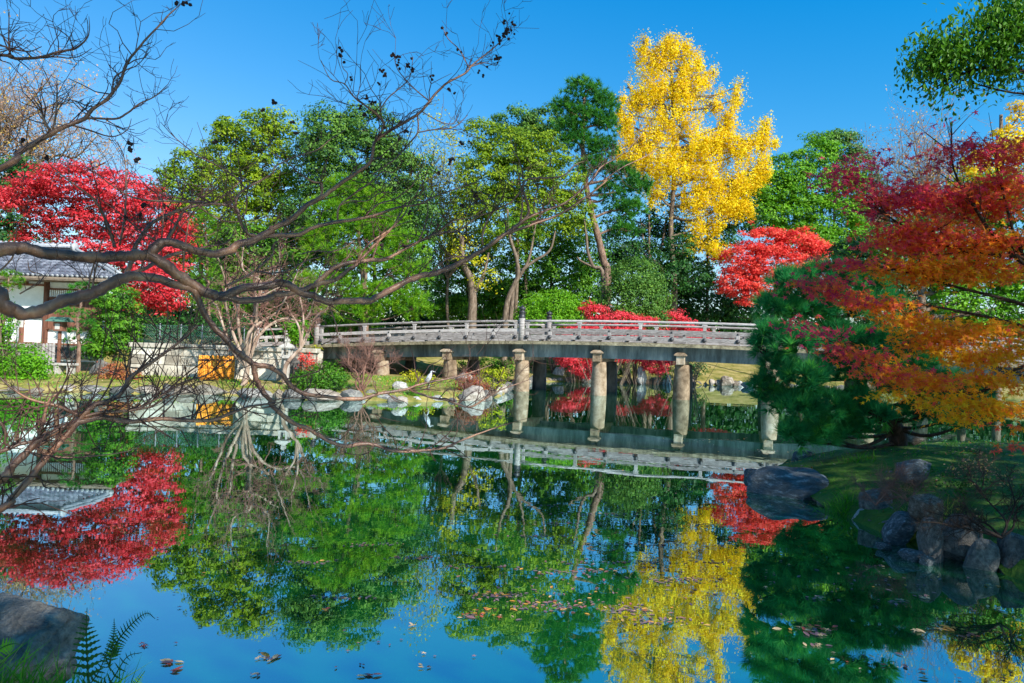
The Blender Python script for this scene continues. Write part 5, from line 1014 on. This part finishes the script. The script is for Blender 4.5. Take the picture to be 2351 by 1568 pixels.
# ------------------------------------------------------------------ black pine on the mound
pine('black_pine', 'spreading dark black pine with a crooked trunk on the mossy mound at the right', 
     [(1745, 800, 26, 22), (1748, 890, 24, 26), (1825, 655, 60, 34), (1900, 640, 70, 32), (1985, 645, 60, 30), (1780, 705, 45, 30), (1850, 712, 65, 36), (1940, 700, 70, 36), (2030, 700, 45, 30), (1775, 770, 46, 28, -.3), (1835, 790, 60, 32, -.5), (1920, 780, 70, 34), (2000, 790, 60, 34), (2075, 790, 46, 28),
      (1790, 850, 50, 34), (1850, 870, 60, 34, -.4), (1930, 850, 60, 30), (2020, 850, 60, 32), (2100, 835, 50, 30), (1775, 915, 40, 34), (1835, 935, 56, 34, -.3), (1905, 935, 56, 34), (1975, 925, 46, 28), (1815, 990, 34, 22, -.2), (1880, 985, 40, 22), (2170, 880, 44, 24), (2225, 905, 46, 26), (2150, 925, 40, 20), (2250, 960, 60, 24, .3), (1960, 965, 30, 16), (1900, 1000, 44, 18), (1965, 990, 44, 20), (2010, 955, 40, 22, -.3), (2110, 950, 50, 26, .2), (2130, 895, 54, 30), (2190, 965, 50, 22, .3), (2050, 890, 40, 24), (1850, 1010, 40, 16)],
     11.2, 'blackpine', [(2062, 1030, .9), (2058, 990, .8), (2032, 955, .6), (1995, 925, .4), (1975, 880, .3), (1960, 820, .2), (1930, 760, 0), (1900, 690, 0)], .17, 'darkbark', L=.21, wd=.0055, nn=54, seed=210, tufts=2.0, stepd=.135, tint=.42, spread=.55)

# ------------------------------------------------------------------ Japanese maple, leaf by leaf, and the camphor bough above it
def leafy(name, label, lobes, d, m, size, n, tmpl, paths, base, bark, seed, indiv=300, flat=.22, upn=.8, jit=.55, trunkr=.14, droop=None, tight=.13, gapn=None):
    rng = RNG(seed); root = thing(name, label, 'tree', tuple(base[0])); b = MB(); P = smooth_path(base, 6); b.tube(P, np.linspace(trunkr, trunkr * .5, len(P)), 10); b.build('trunk', M[bark], root, True)
    br = MB()
    for pts, r0, r1 in paths:
        P = smooth_path([at(x, y, d + (q[0] if q else 0)) for x, y, *q in pts], 5); br.tube(P, np.linspace(r0, r1, len(P)), 7, False)
        for i in range(2, len(P) - 1):
            for _ in range(2):
                t = unit(P[i + 1] - P[i]); e_ = P[i] + unit(t + rng.normal(size=3) * np.array([.7, .7, .4])) * rng.uniform(.2, .5); br.tube(smooth_path([P[i], (P[i] + e_) / 2 + rng.normal(size=3) * .02, e_], 2), np.linspace(r1 * 1.2, r1 * .4, 5), 4, False)
    br.build('branches', M[bark], root, True)
    wl = world_lobes(lobes, d, 1.1); area = np.array([l[2] * l[3] * (l[6] if len(l) > 6 else 1) for l in lobes]); cnt = (n * area / area.sum()).astype(int)
    PP, NN, TT = [], [], []
    for (c, r, lt), k_ in zip(wl, cnt):
        ncl = max(3, k_ // (14 if tight < .15 else 46)); C = c + unit(rng.normal(size=(ncl, 3))) * r * rng.random((ncl, 1)) ** .5
        ci = rng.integers(0, ncl, k_); s_ = tight * rng.uniform(.7, 1.3, ncl)
        q = C[ci] + rng.normal(size=(k_, 3)) * s_[ci][:, None] * np.array([1, 1, flat])
        if gapn:
            kp = np.array([mnoise.noise(Vector((v[0] * gapn[0], v[1] * gapn[0], v[2] * gapn[1]))) for v in C])[ci] > gapn[2]; q = q[kp]; ci = ci[kp]; k_ = len(q)
        PP.append(q); nv = rng.normal(size=(k_, 3)) * jit + np.array([0, -.25, upn]); NN.append(nv); TT.append(np.clip((.5 if lt is None else lt) + .13 * rng.normal(size=ncl)[ci] + .10 * rng.normal(size=k_), 0, 1))
    Pn, N, T = np.concatenate(PP), np.concatenate(NN), np.concatenate(TT); S = size * rng.uniform(.65, 1.25, len(Pn))
    order = np.argsort(Pn[:, 1] + rng.random(len(Pn)) * .8); ind = order[:indiv]; rest = order[indiv:]
    dw = None if droop is None else np.array(droop)
    V, FL, tt = leaves(Pn[rest], N[rest], S[rest], T[rest], tmpl, rng, dw); obj('foliage', make_mesh('foliage', V, FL, tt), M[m], root, kind='stuff')
    ms = []
    for k_ in range(5):
        me = make_mesh('leaf', tmpl[0], tmpl[1], np.full(sum(len(f) for f in tmpl[1]), (k_ + .5) / 5)); me.materials.append(M[m]); ms.append(me)
    for i in ind:
        nv = unit(N[i]); a = unit(np.cross((rng.normal(size=3) if dw is None else dw + .35 * rng.normal(size=3)), nv)); bb = np.cross(nv, a)
        o = obj('leaf', ms[min(4, int(T[i] * 5))], None, root); o.matrix_basis = Matrix.LocRotScale(Vector(Pn[i]), Matrix(np.stack([a, bb, nv], 1).tolist()).to_quaternion(), Vector((S[i],) * 3))
    return root
leafy('japanese_maple', 'Japanese maple with star shaped leaves shading from crimson to gold at the right edge',
  [(2195, 285, 34, 26, 0, .05, .5), (2165, 330, 34, 26, 0, .06, .6), (2225, 330, 44, 22, 0, .1, .6), (2110, 395, 34, 22, 0, .05, .6), (1985, 370, 28, 22, 0, .04, .7), (1935, 400, 34, 24, 0, .04, .7), (1970, 425, 50, 22, 0, .06, .7), (2200, 395, 80, 40, 0, .18), (2290, 390, 66, 56, 0, .3), (2340, 350, 30, 40, 0, .3), (2090, 455, 70, 38, 0, .16), (2180, 470, 90, 46, .2, .32), (2290, 470, 80, 56, .2, .4), (2020, 470, 40, 30, 0, .15),
   (1950, 598, 46, 22, -.2, .15), (2010, 560, 50, 36, 0, .25), (2080, 545, 80, 44, 0, .35), (2180, 560, 90, 44, .1, .5), (2290, 560, 80, 50, .1, .48), (2050, 620, 80, 32, 0, .6), (2140, 625, 80, 34, 0, .68), (2240, 620, 70, 36, 0, .62), (2325, 610, 40, 40, 0, .5),
   (1870, 645, 24, 12, -.4, .2, .7), (1900, 665, 50, 20, -.4, .28), (1960, 690, 56, 22, -.4, .4), (2025, 712, 56, 24, -.3, .6), (2085, 745, 60, 26, -.2, .7),
   (1830, 745, 26, 9, -.5, .15, .8), (1875, 765, 30, 11, -.5, .2), (1920, 790, 38, 14, -.5, .22), (1970, 820, 44, 16, -.5, .3), (2030, 850, 50, 20, -.5, .4), (2095, 872, 50, 22, -.4, .5), (2160, 890, 56, 24, -.4, .6), (2230, 915, 60, 26, -.4, .75), (2300, 940, 60, 30, -.4, .8),
   (2120, 790, 50, 22, -.2, .62), (2180, 770, 60, 28, -.2, .6), (2250, 760, 60, 28, -.1, .7), (2320, 740, 44, 32, 0, .66), (2230, 820, 70, 24, -.3, .74), (2310, 810, 50, 28, -.2, .7), (2060, 905, 28, 18, -.5, .75, .8), (2130, 930, 40, 16, -.5, .75, .7), (2200, 955, 44, 16, -.5, .82, .8), (2330, 985, 34, 14, -.5, .45), (2290, 880, 60, 24, -.3, .7), (2345, 1030, 22, 10, -.4, .45, .7)],
  6.6, 'crimson', .086, 19000, T_STAR,
  [([(2420, 640), (2351, 592), (2226, 579), (2140, 545), (2063, 512), (1985, 456)], .026, .005), ([(2460, 760), (2351, 700), (2200, 660), (2080, 625), (1950, 600)], .022, .004), ([(2460, 700), (2300, 560), (2240, 480), (2190, 390), (2185, 290)], .024, .004), ([(2460, 700), (2351, 590), (2300, 430), (2280, 330)], .02, .004),
   ([(2460, 800), (2351, 750), (2230, 720), (2110, 700), (1990, 700), (1880, 650)], .020, .003), ([(2460, 850), (2351, 840), (2250, 900), (2150, 890), (2030, 850), (1930, 795), (1830, 745)], .020, .003), ([(2460, 900), (2340, 860), (2230, 820), (2130, 790)], .016, .003), ([(2460, 900), (2351, 940), (2240, 960), (2140, 930)], .014, .003)],
  [(6.6, 6.9, .35), (6.45, 6.8, 1.2), (6.3, 6.7, 2.2), (6.3, 6.6, 3.6), (6.2, 6.6, 4.6)], 'darkbark', 220, gapn=(1.6, 5.5, -.20))
leafy('camphor_tree', 'broadleaf bough of glossy green leaves hanging into the top right corner', 
  [(2150, 95, 34, 28), (2140, 150, 30, 34), (2175, 130, 40, 36), (2215, 80, 44, 36), (2235, 130, 50, 40), (2285, 50, 50, 40), (2300, 110, 60, 46), (2345, 60, 40, 60), (2150, 195, 34, 24, 0, .4, .6), (2210, 185, 50, 22, 0, .4, .6), (2265, 175, 50, 26, 0, .4, .7), (2320, 180, 44, 34), (2170, 222, 26, 12, 0, .3, .4), (2340, 10, 50, 30), (2300, 215, 30, 16, 0, .3, .5)],
  9.0, 'green', .078, 15000, T_OVAL, [([(2600, 230), (2440, 190), (2330, 160), (2240, 160), (2160, 200)], .05, .006), ([(2600, 180), (2400, 90), (2300, 60), (2200, 80)], .05, .006), ([(2440, 190), (2351, 215), (2230, 190), (2130, 160)], .02, .004)],
  [(10.2, 9.2, .5), (10.1, 9.2, 2.5), (10.2, 9.1, 5), (10.0, 9, 7.5), (10.2, 9, 10)], 'darkbark', 221, flat=1.0, upn=.4, jit=.9, trunkr=.3, droop=(0, 0, -1), tight=.151, gapn=(2.9, 3.2, .06))
# evergreens standing on the right bank outside the frame: they shade the mound, the maple and the near water
def shade_tree(label, x, y, lobes, seed, size=.24):
    wl = [(np.array([x + a, y + c, z]), np.array([r, r, r * .8]), None) for a, c, z, r in lobes]
    tree('bank_evergreen', label, 'tree', None, 10, 'green', size, .7, 20, .9, seed=seed, wl=wl, r0=.32, back=1.0, sub=4)
shade_tree('tall evergreen on the right bank beside the maple, mostly outside the view', 13.2, 2.2, [(0, 0, 6.5, 2.6), (-1.5, 1.5, 8.5, 2.6), (1.5, -1, 9, 2.4),  (-1.5, -1.5, 5.2, 2.0), (2.5, 2.5, 7, 2.4), (.5, 3.0, 5.0, 2.0)], 230)
shade_tree('evergreen behind the viewpoint on the near bank', 4.6, -4.6, [(0, 0, 6.2, 2.4), (-2, 1, 7.6, 2.4), (-3.6, 1.6, 8.6, 2.2), (1.0, 1.8, 8.6, 2.0), (-3.5, 0, 5.8, 2.2), (-1, 1, 10, 2.4), (-2.4, 2.4, 10.4, 2.0)], 231)
shade_tree('evergreen on the near bank right of the viewpoint', 10.6, -1.8, [(-4, 0, 11.8, 2.0), (-3, 1, 13.2, 2.0), (-5.2, -.6, 10.6, 1.8), (0, 0, 5.8, 2.3), (-1.2, 1.4, 7.4, 2.2), (1.2, 1.0, 7.2, 2.2), (0, .5, 9.4, 2.2), (-2.0, 0, 5.2, 1.8), (1.8, 2.6, 5.4, 1.8)], 232)

# ------------------------------------------------------------------ plants of the near ground
def blades(Pn, hgt, wd, rng, lean=.5, tint=.4):
    n = len(Pn); D = unit(np.stack([rng.normal(size=n) * lean, rng.normal(size=n) * lean, np.ones(n)], -1)); A = unit(np.cross(D, rng.normal(size=(n, 3)))) * wd * .5
    m1 = Pn + D * hgt[:, None] * .55; sag = np.stack([D[:, 0], D[:, 1], -.25 * np.ones(n)], -1) * .5; tp = m1 + (D * .5 + sag * .6) * hgt[:, None] * .55
    V = np.stack([Pn - A, Pn + A, m1 + A * .8, m1 - A * .8, tp], 1).reshape(-1, 3); i = np.arange(n)[:, None] * 5
    return V, [i + np.array([[0, 1, 2, 3]]), i + np.array([[3, 2, 4]])], np.concatenate([np.clip(tint + .2 * rng.normal(size=n), 0, 1)] * 2)
rng = RNG(240)
n = 1500; q = np.stack([-1.72 - 1.1 * rng.random(n) ** 1.3, rng.uniform(2.75, 3.15, n), np.zeros(n)], -1); q[:, 2] = np.maximum(H(q[:, 0], q[:, 1]), .0)
V, FL, tt = blades(q, rng.uniform(.20, .50, len(q)), .008, rng, .42, .35); obj('grass', make_mesh('grass', V, FL, tt), M['grass'], kind='stuff')
n = 16000; q = np.stack([rng.uniform(3.2, 13, n), rng.uniform(5, 14.5, n), np.zeros(n)], -1); sd = pond_dist(q[:, 0], q[:, 1]); keep = (sd > .05) & (rng.random(n) < .35 + .65 * (np.sin(q[:, 0] * 2.1) * np.cos(q[:, 1] * 1.7) > .1)); q = q[keep]; q[:, 2] = H(q[:, 0], q[:, 1]) + .02
q2 = q[rng.permutation(len(q))[:1500]] + np.array([0, 0, .02]); V, FL, tt = leaves(q2, np.array([0, 0, 1.0]) + .4 * rng.normal(size=q2.shape), rng.uniform(.03, .075, len(q2)), rng.random(len(q2)), T_OVAL, rng); obj('fallen_leaves', make_mesh('fallen_leaves', V, FL, tt), M['litter'], kind='stuff')
V, FL, tt = blades(q, rng.uniform(.03, .14, len(q)), .007, rng, .8, .22); obj('grass', make_mesh('grass', V, FL, tt), M['grass'], kind='stuff')
for i, (lb, vx, vy, z, nb, hh) in enumerate([('tuft of long dark grass right of the great flat rock', 1925, 1135, .25, 160, .34), ('tuft of straw coloured grass on the sunlit right bank', 2130, 1165, .35, 150, .30), ('low grass tuft on top of the mossy mound by the pine trunk', 1975, 1040, .6, 90, .22)]):
    c = onz(vx, vy, z); q = c + rng.normal(size=(nb, 3)) * np.array([.12, .12, 0]); q[:, 2] = H(q[:, 0], q[:, 1]) + .02
    V, FL, tt = blades(q, hh * rng.uniform(.5, 1.2, nb), .008, rng, .55, .85 if 'straw' in lb else .2); obj('grass_tuft', make_mesh('grass_tuft', V, FL, tt), M['grass'], None, label=lb, category='grass tuft')
def at_ground(vx, vy, z): return tuple(onz(vx, vy, z))
bare_tree('bare_twig_shrub', 'sprawling leafless purple brown shrub on the right bank above the rocks', at_ground(2010, 1160, .35), [(1960, 1110, -.1), (2010, 1090), (2060, 1100), (2100, 1120), (1980, 1140, -.2), (2050, 1140, -.3), (2110, 1150, -.2)], 8.4, .009, 'twigred', None, 0, .1, 241, levels=4, cat='shrub', ground=False, lv0=.5, kk=3, upb=.15)
bare_tree('bare_twig_shrub', 'long dark bare twigs arching left from the lower right edge', at_ground(2300, 1235, .4), [(2120, 1170, .2), (2160, 1190), (2200, 1150, .3), (2250, 1120, .3), (2330, 1080, .3), (2370, 1150), (2180, 1220, -.2), (2100, 1200, -.1)], 6.6, .012, 'darkbark', None, 0, .1, 242, levels=4, cat='shrub', ground=False, lv0=.42, kk=3, upb=.12)
bare_tree('bare_twig_shrub', 'low mat of dead purple twigs between the craggy rock and the water', at_ground(2080, 1150, .4), [(2000, 1120), (2040, 1105, .2), (2120, 1100, .3), (2160, 1130, .2), (2060, 1165, -.2), (2150, 1165, -.2)], 8.0, .008, 'twigred', None, 0, .1, 243, levels=4, cat='shrub', ground=False, lv0=.5, kk=3, upb=.08)
bare_tree('bare_twig_shrub', 'thin dead stems with seed heads at the right edge under the maple', at_ground(2250, 1130, .5), [(2200, 1060), (2240, 1040, .2), (2290, 1050, .3), (2330, 1100), (2180, 1090)], 8.2, .008, 'twig', 'sparse', 260, .03, 244, levels=4, cat='shrub', ground=False, lv0=.45, kk=3, upb=.2)
shrub('ground_cover_plant', 'low leafy green plants on the mossy mound below the craggy rock', [(2180, 1120, 40, 12), (2240, 1110, 40, 12), (2300, 1140, 40, 14), (2150, 1085, 24, 8), (2330, 1180, 30, 14)], 8.3, 'dark', .035, .09, 16, 1.1, seed=245, cat='plant', r0=.004, tint=.7)
n = 14000; q = np.stack([rng.uniform(-19, .5, n), rng.uniform(23.6, 34, n), np.zeros(n)], -1); sd = pond_dist(q[:, 0], q[:, 1]); keep = (sd > .1) & (q[:, 1] < np.where(q[:, 0] < -8, 28.0, 34)) & (np.sin(q[:, 0] * 1.9 + .6 * q[:, 1]) + np.cos(q[:, 1] * 2.3 - q[:, 0]) > -.6); q = q[keep]; q[:, 2] = H(q[:, 0], q[:, 1])
V, FL, tt = blades(q, rng.uniform(.05, .20, len(q)), .022, rng, .8, .62); obj('grass', make_mesh('grass', V, FL, tt), M['grass'], kind='stuff')
n = 1800; q = np.stack([rng.uniform(-19, 2, n), rng.uniform(23.6, 36, n), np.zeros(n)], -1); sd = pond_dist(q[:, 0], q[:, 1]); q = q[(sd > .15) & (q[:, 1] < np.where(q[:, 0] < -8, 28.0, 36))]; q[:, 2] = H(q[:, 0], q[:, 1]) + .02
V, FL, tt = leaves(q, np.array([0, 0, 1.0]) + .5 * rng.normal(size=q.shape), rng.uniform(.05, .12, len(q)), rng.random(len(q)), T_OVAL, rng); obj('fallen_leaves', make_mesh('fallen_leaves', V, FL, tt), M['litter'], kind='stuff')
# fern at the near left bank
def frond(root, P, wmax, npair, m, rng, tint, name='frond'):
    P = smooth_path(P, 6); n = len(P); b = MB(); b.tube(P, np.linspace(.0035, .0012, n), 5, False, tint * .6); side = unit(np.cross(np.gradient(P, axis=0), np.array([.15, -.9, .35])))
    L = np.linspace(0.12, 1, npair)
    for f in L:
        i = f * (n - 1); k0 = int(min(n - 2, i)); p = P[k0] + (P[k0 + 1] - P[k0]) * (i - k0); t = unit(P[k0 + 1] - P[k0]); wv = wmax * math.sin(math.pi * min(1, .16 + .84 * f) ** .9) ** .8 * (1.02 - f * .75)
        for s_ in (-1, 1):
            d_ = unit(side[k0] * s_ + t * .45); nrm = unit(np.cross(d_, t)); m_ = 7; V = []; 
            for j in range(m_ + 1):
                u_ = j / m_; c = p + d_ * wv * u_ + np.array([0, 0, -.10 * wv * u_ * u_]); hw = wv * .19 * (1 - u_) ** .7 + .0004; V += [c - t * hw * (.55 if j % 2 else 1.15), c + t * hw * (.55 if j % 2 else 1.15)]
            b.add(np.array(V), [np.array([[2 * j, 2 * j + 1, 2 * j + 3, 2 * j + 2] for j in range(m_)])], np.full(m_, float(np.clip(tint + .12 * rng.normal(), 0, 1))))
    return b.build(name, M[m], root)
fr = thing('fern', 'dark fern with feathered fronds standing at the water beside the shadowed near rock', 'fern', tuple(at(270, 1560, 3.0)))
A = lambda *pts: [at(x, y, d) for x, y, d in pts]
frond(fr, A((205, 1580, 2.95), (200, 1500, 2.95), (198, 1440, 2.95), (200, 1395, 2.9)), .085, 13, 'fern', rng, .3)
frond(fr, A((250, 1530, 3.0), (265, 1480, 3.0), (300, 1435, 2.95), (335, 1408, 2.9), (356, 1420, 2.85)), .052, 24, 'fern', rng, .45)
frond(fr, A((252, 1530, 3.0), (258, 1490, 3.0), (262, 1450, 3.0), (262, 1420, 3.0)), .040, 17, 'fern', rng, .4)
frond(fr, A((255, 1540, 3.0), (240, 1505, 3.0), (233, 1500, 2.98)), .028, 10, 'fern', rng, .35)
frond(fr, A((200, 1600, 2.9), (250, 1570, 2.9), (290, 1510, 2.85), (325, 1498, 2.8)), .06, 12, 'fern', rng, .25)
frond(fr, A((180, 1600, 2.8), (225, 1545, 2.8), (255, 1470, 2.8)), .05, 12, 'fern', rng, .2)
f2 = thing('fern', 'bright lime green fern tip at the bottom left edge on the rock', 'fern', tuple(at(0, 1520, 2.7)))
frond(f2, A((-40, 1530, 2.65), (0, 1490, 2.65), (30, 1478, 2.65), (48, 1480, 2.6)), .05, 14, 'fern', rng, .95)
f3 = thing('fern', 'single pale green fern tip rising at the bottom edge', 'fern', tuple(at(310, 1590, 2.7)))
frond(f3, A((300, 1620, 2.7), (310, 1575, 2.7), (333, 1540, 2.7)), .045, 13, 'fern', rng, .85)

# ------------------------------------------------------------------ leaves floating on the pond
rng = RNG(250)
FLO = [[], []]
for k_, tm in enumerate((T_STAR, T_OVAL)):
    for t in (.1, .3, .5, .7, .95):
        Vt = tm[0].copy(); Vt[:, 2] *= .6; me = make_mesh('floating_leaf', Vt, tm[1], np.full(sum(len(f) for f in tm[1]), t)); me.materials.append(M['litter']); FLO[k_].append(me)
LNAME = ['dark curled leaf floating flat on the pond', 'purple grey leaf floating flat on the pond', 'red leaf floating flat on the pond', 'orange leaf floating flat on the pond', 'pale tan leaf floating flat on the pond']
def floater(vx, vy, tone, size):
    p = onz(vx, vy, .006)
    if pond_dist(np.array([p[0]]), np.array([p[1]]))[0] > -.1: return
    o = obj('floating_leaf', FLO[int(rng.random() < .5)][tone], None, None, label=LNAME[tone], category='leaf', group='single leaves floating on the pond')
    o.location = p + np.array([0, 0, rng.uniform(0, .006)]); o.scale = (size,) * 3; o.rotation_euler = (rng.normal() * .08, rng.normal() * .08, rng.uniform(0, 6.28))
for vx, vy, sx, sy, n, tones, sz in [(1095, 1412, 40, 7, 16, (2, 2, 3, 4, 1), .06), (1115, 1400, 30, 4, 6, (2, 3), .06), (948, 1435, 6, 3, 3, (4, 4), .07), (620, 1510, 26, 7, 9, (4, 4, 3, 1), .07), (400, 1520, 12, 4, 5, (0, 2, 4), .07), (405, 1537, 8, 4, 3, (0, 2), .06), (860, 1548, 40, 4, 4, (1, 4, 2), .06), (985, 1525, 50, 18, 6, (0, 1, 4), .045), (590, 1550, 30, 6, 5, (4, 1), .045), (745, 1400, 4, 2, 2, (2, 3), .06),
    (1875, 1440, 45, 10, 18, (2, 3, 3, 4, 2), .07), (1890, 1455, 40, 10, 12, (4, 1, 3), .07), (1880, 1480, 30, 5, 7, (4, 1), .06), (1875, 1372, 34, 5, 9, (1, 4), .06), (2060, 1380, 40, 9, 12, (1, 4, 1), .06), (2120, 1372, 30, 6, 9, (1, 4), .06), (2170, 1440, 26, 6, 8, (3, 3, 4), .075), (2235, 1458, 22, 6, 8, (3, 2, 2), .075), (2105, 1450, 22, 5, 6, (4, 3), .07), (1980, 1190, 24, 3, 6, (3, 2), .07), (1955, 1172, 20, 3, 4, (3, 4), .06), (1840, 1162, 20, 3, 5, (1, 3), .06), (2010, 1300, 30, 8, 7, (1, 4), .06), (2280, 1400, 50, 8, 7, (1, 4), .06), (2270, 1345, 24, 3, 5, (3, 4), .06), (2300, 1545, 20, 8, 4, (2, 3), .07), (1990, 1520, 90, 40, 9, (2, 4, 1), .055), (1780, 1350, 60, 60, 8, (1, 4), .05),
    (330, 1480, 8, 3, 3, (2, 0), .06), (500, 1400, 120, 60, 9, (0, 1), .045), (800, 1500, 200, 50, 12, (0, 1, 4), .045), (2100, 1550, 120, 14, 6, (1, 3), .06), (470, 1290, 160, 40, 8, (4, 3), .06)]:
    for _ in range(n): floater(vx + rng.normal() * sx * .6, vy + rng.normal() * sy * .6, int(rng.choice(tones)), sz * rng.uniform(.6, 1.2))
# thin rafts of leaf bits farther out
PP = []
for vx, vy, sx, sy, n in [(1150, 1365, 60, 10, 90), (1250, 1390, 70, 14, 110), (1090, 1300, 60, 5, 50), (1320, 1310, 60, 6, 60), (1420, 1290, 90, 5, 70), (1500, 1250, 120, 6, 90), (1560, 1330, 60, 7, 70), (1450, 1400, 50, 12, 80), (1520, 1425, 50, 10, 60), (1290, 1200, 80, 5, 60), (1260, 1230, 60, 4, 50), (1400, 1180, 90, 4, 60), (950, 1280, 40, 4, 40), (860, 1250, 50, 4, 35), (700, 1290, 40, 4, 35), (800, 1372, 40, 4, 30), (1620, 1205, 60, 4, 40), (1650, 1290, 50, 5, 40), (1250, 1160, 60, 3, 40), (1800, 1060, 60, 5, 60), (1650, 1010, 100, 5, 60), (1750, 1035, 60, 3, 40), (1350, 1340, 200, 60, 160), (1600, 1100, 200, 60, 80), (300, 1060, 200, 40, 70), (350, 1200, 150, 40, 50), (2050, 1330, 120, 30, 60), (650, 1000, 300, 30, 60)]:
    PP.append(np.array([onz(vx + rng.normal() * sx * .8, vy + rng.normal() * sy * .55, .004) for _ in range(int(n * .75))]))
Pn = np.concatenate(PP); Pn = Pn[pond_dist(Pn[:, 0], Pn[:, 1]) < -.1]; n = len(Pn)
V, FL, tt = leaves(Pn, np.array([0, 0, 1.0]) + .06 * rng.normal(size=(n, 3)), rng.uniform(.02, .06, n), np.clip(rng.choice([.12, .2, .28, .3, .25, .8], n) + .08 * rng.normal(size=n), 0, 1), T_OVAL, rng)
obj('floating_litter', make_mesh('floating_litter', V, FL, tt), M['litter'], kind='stuff')
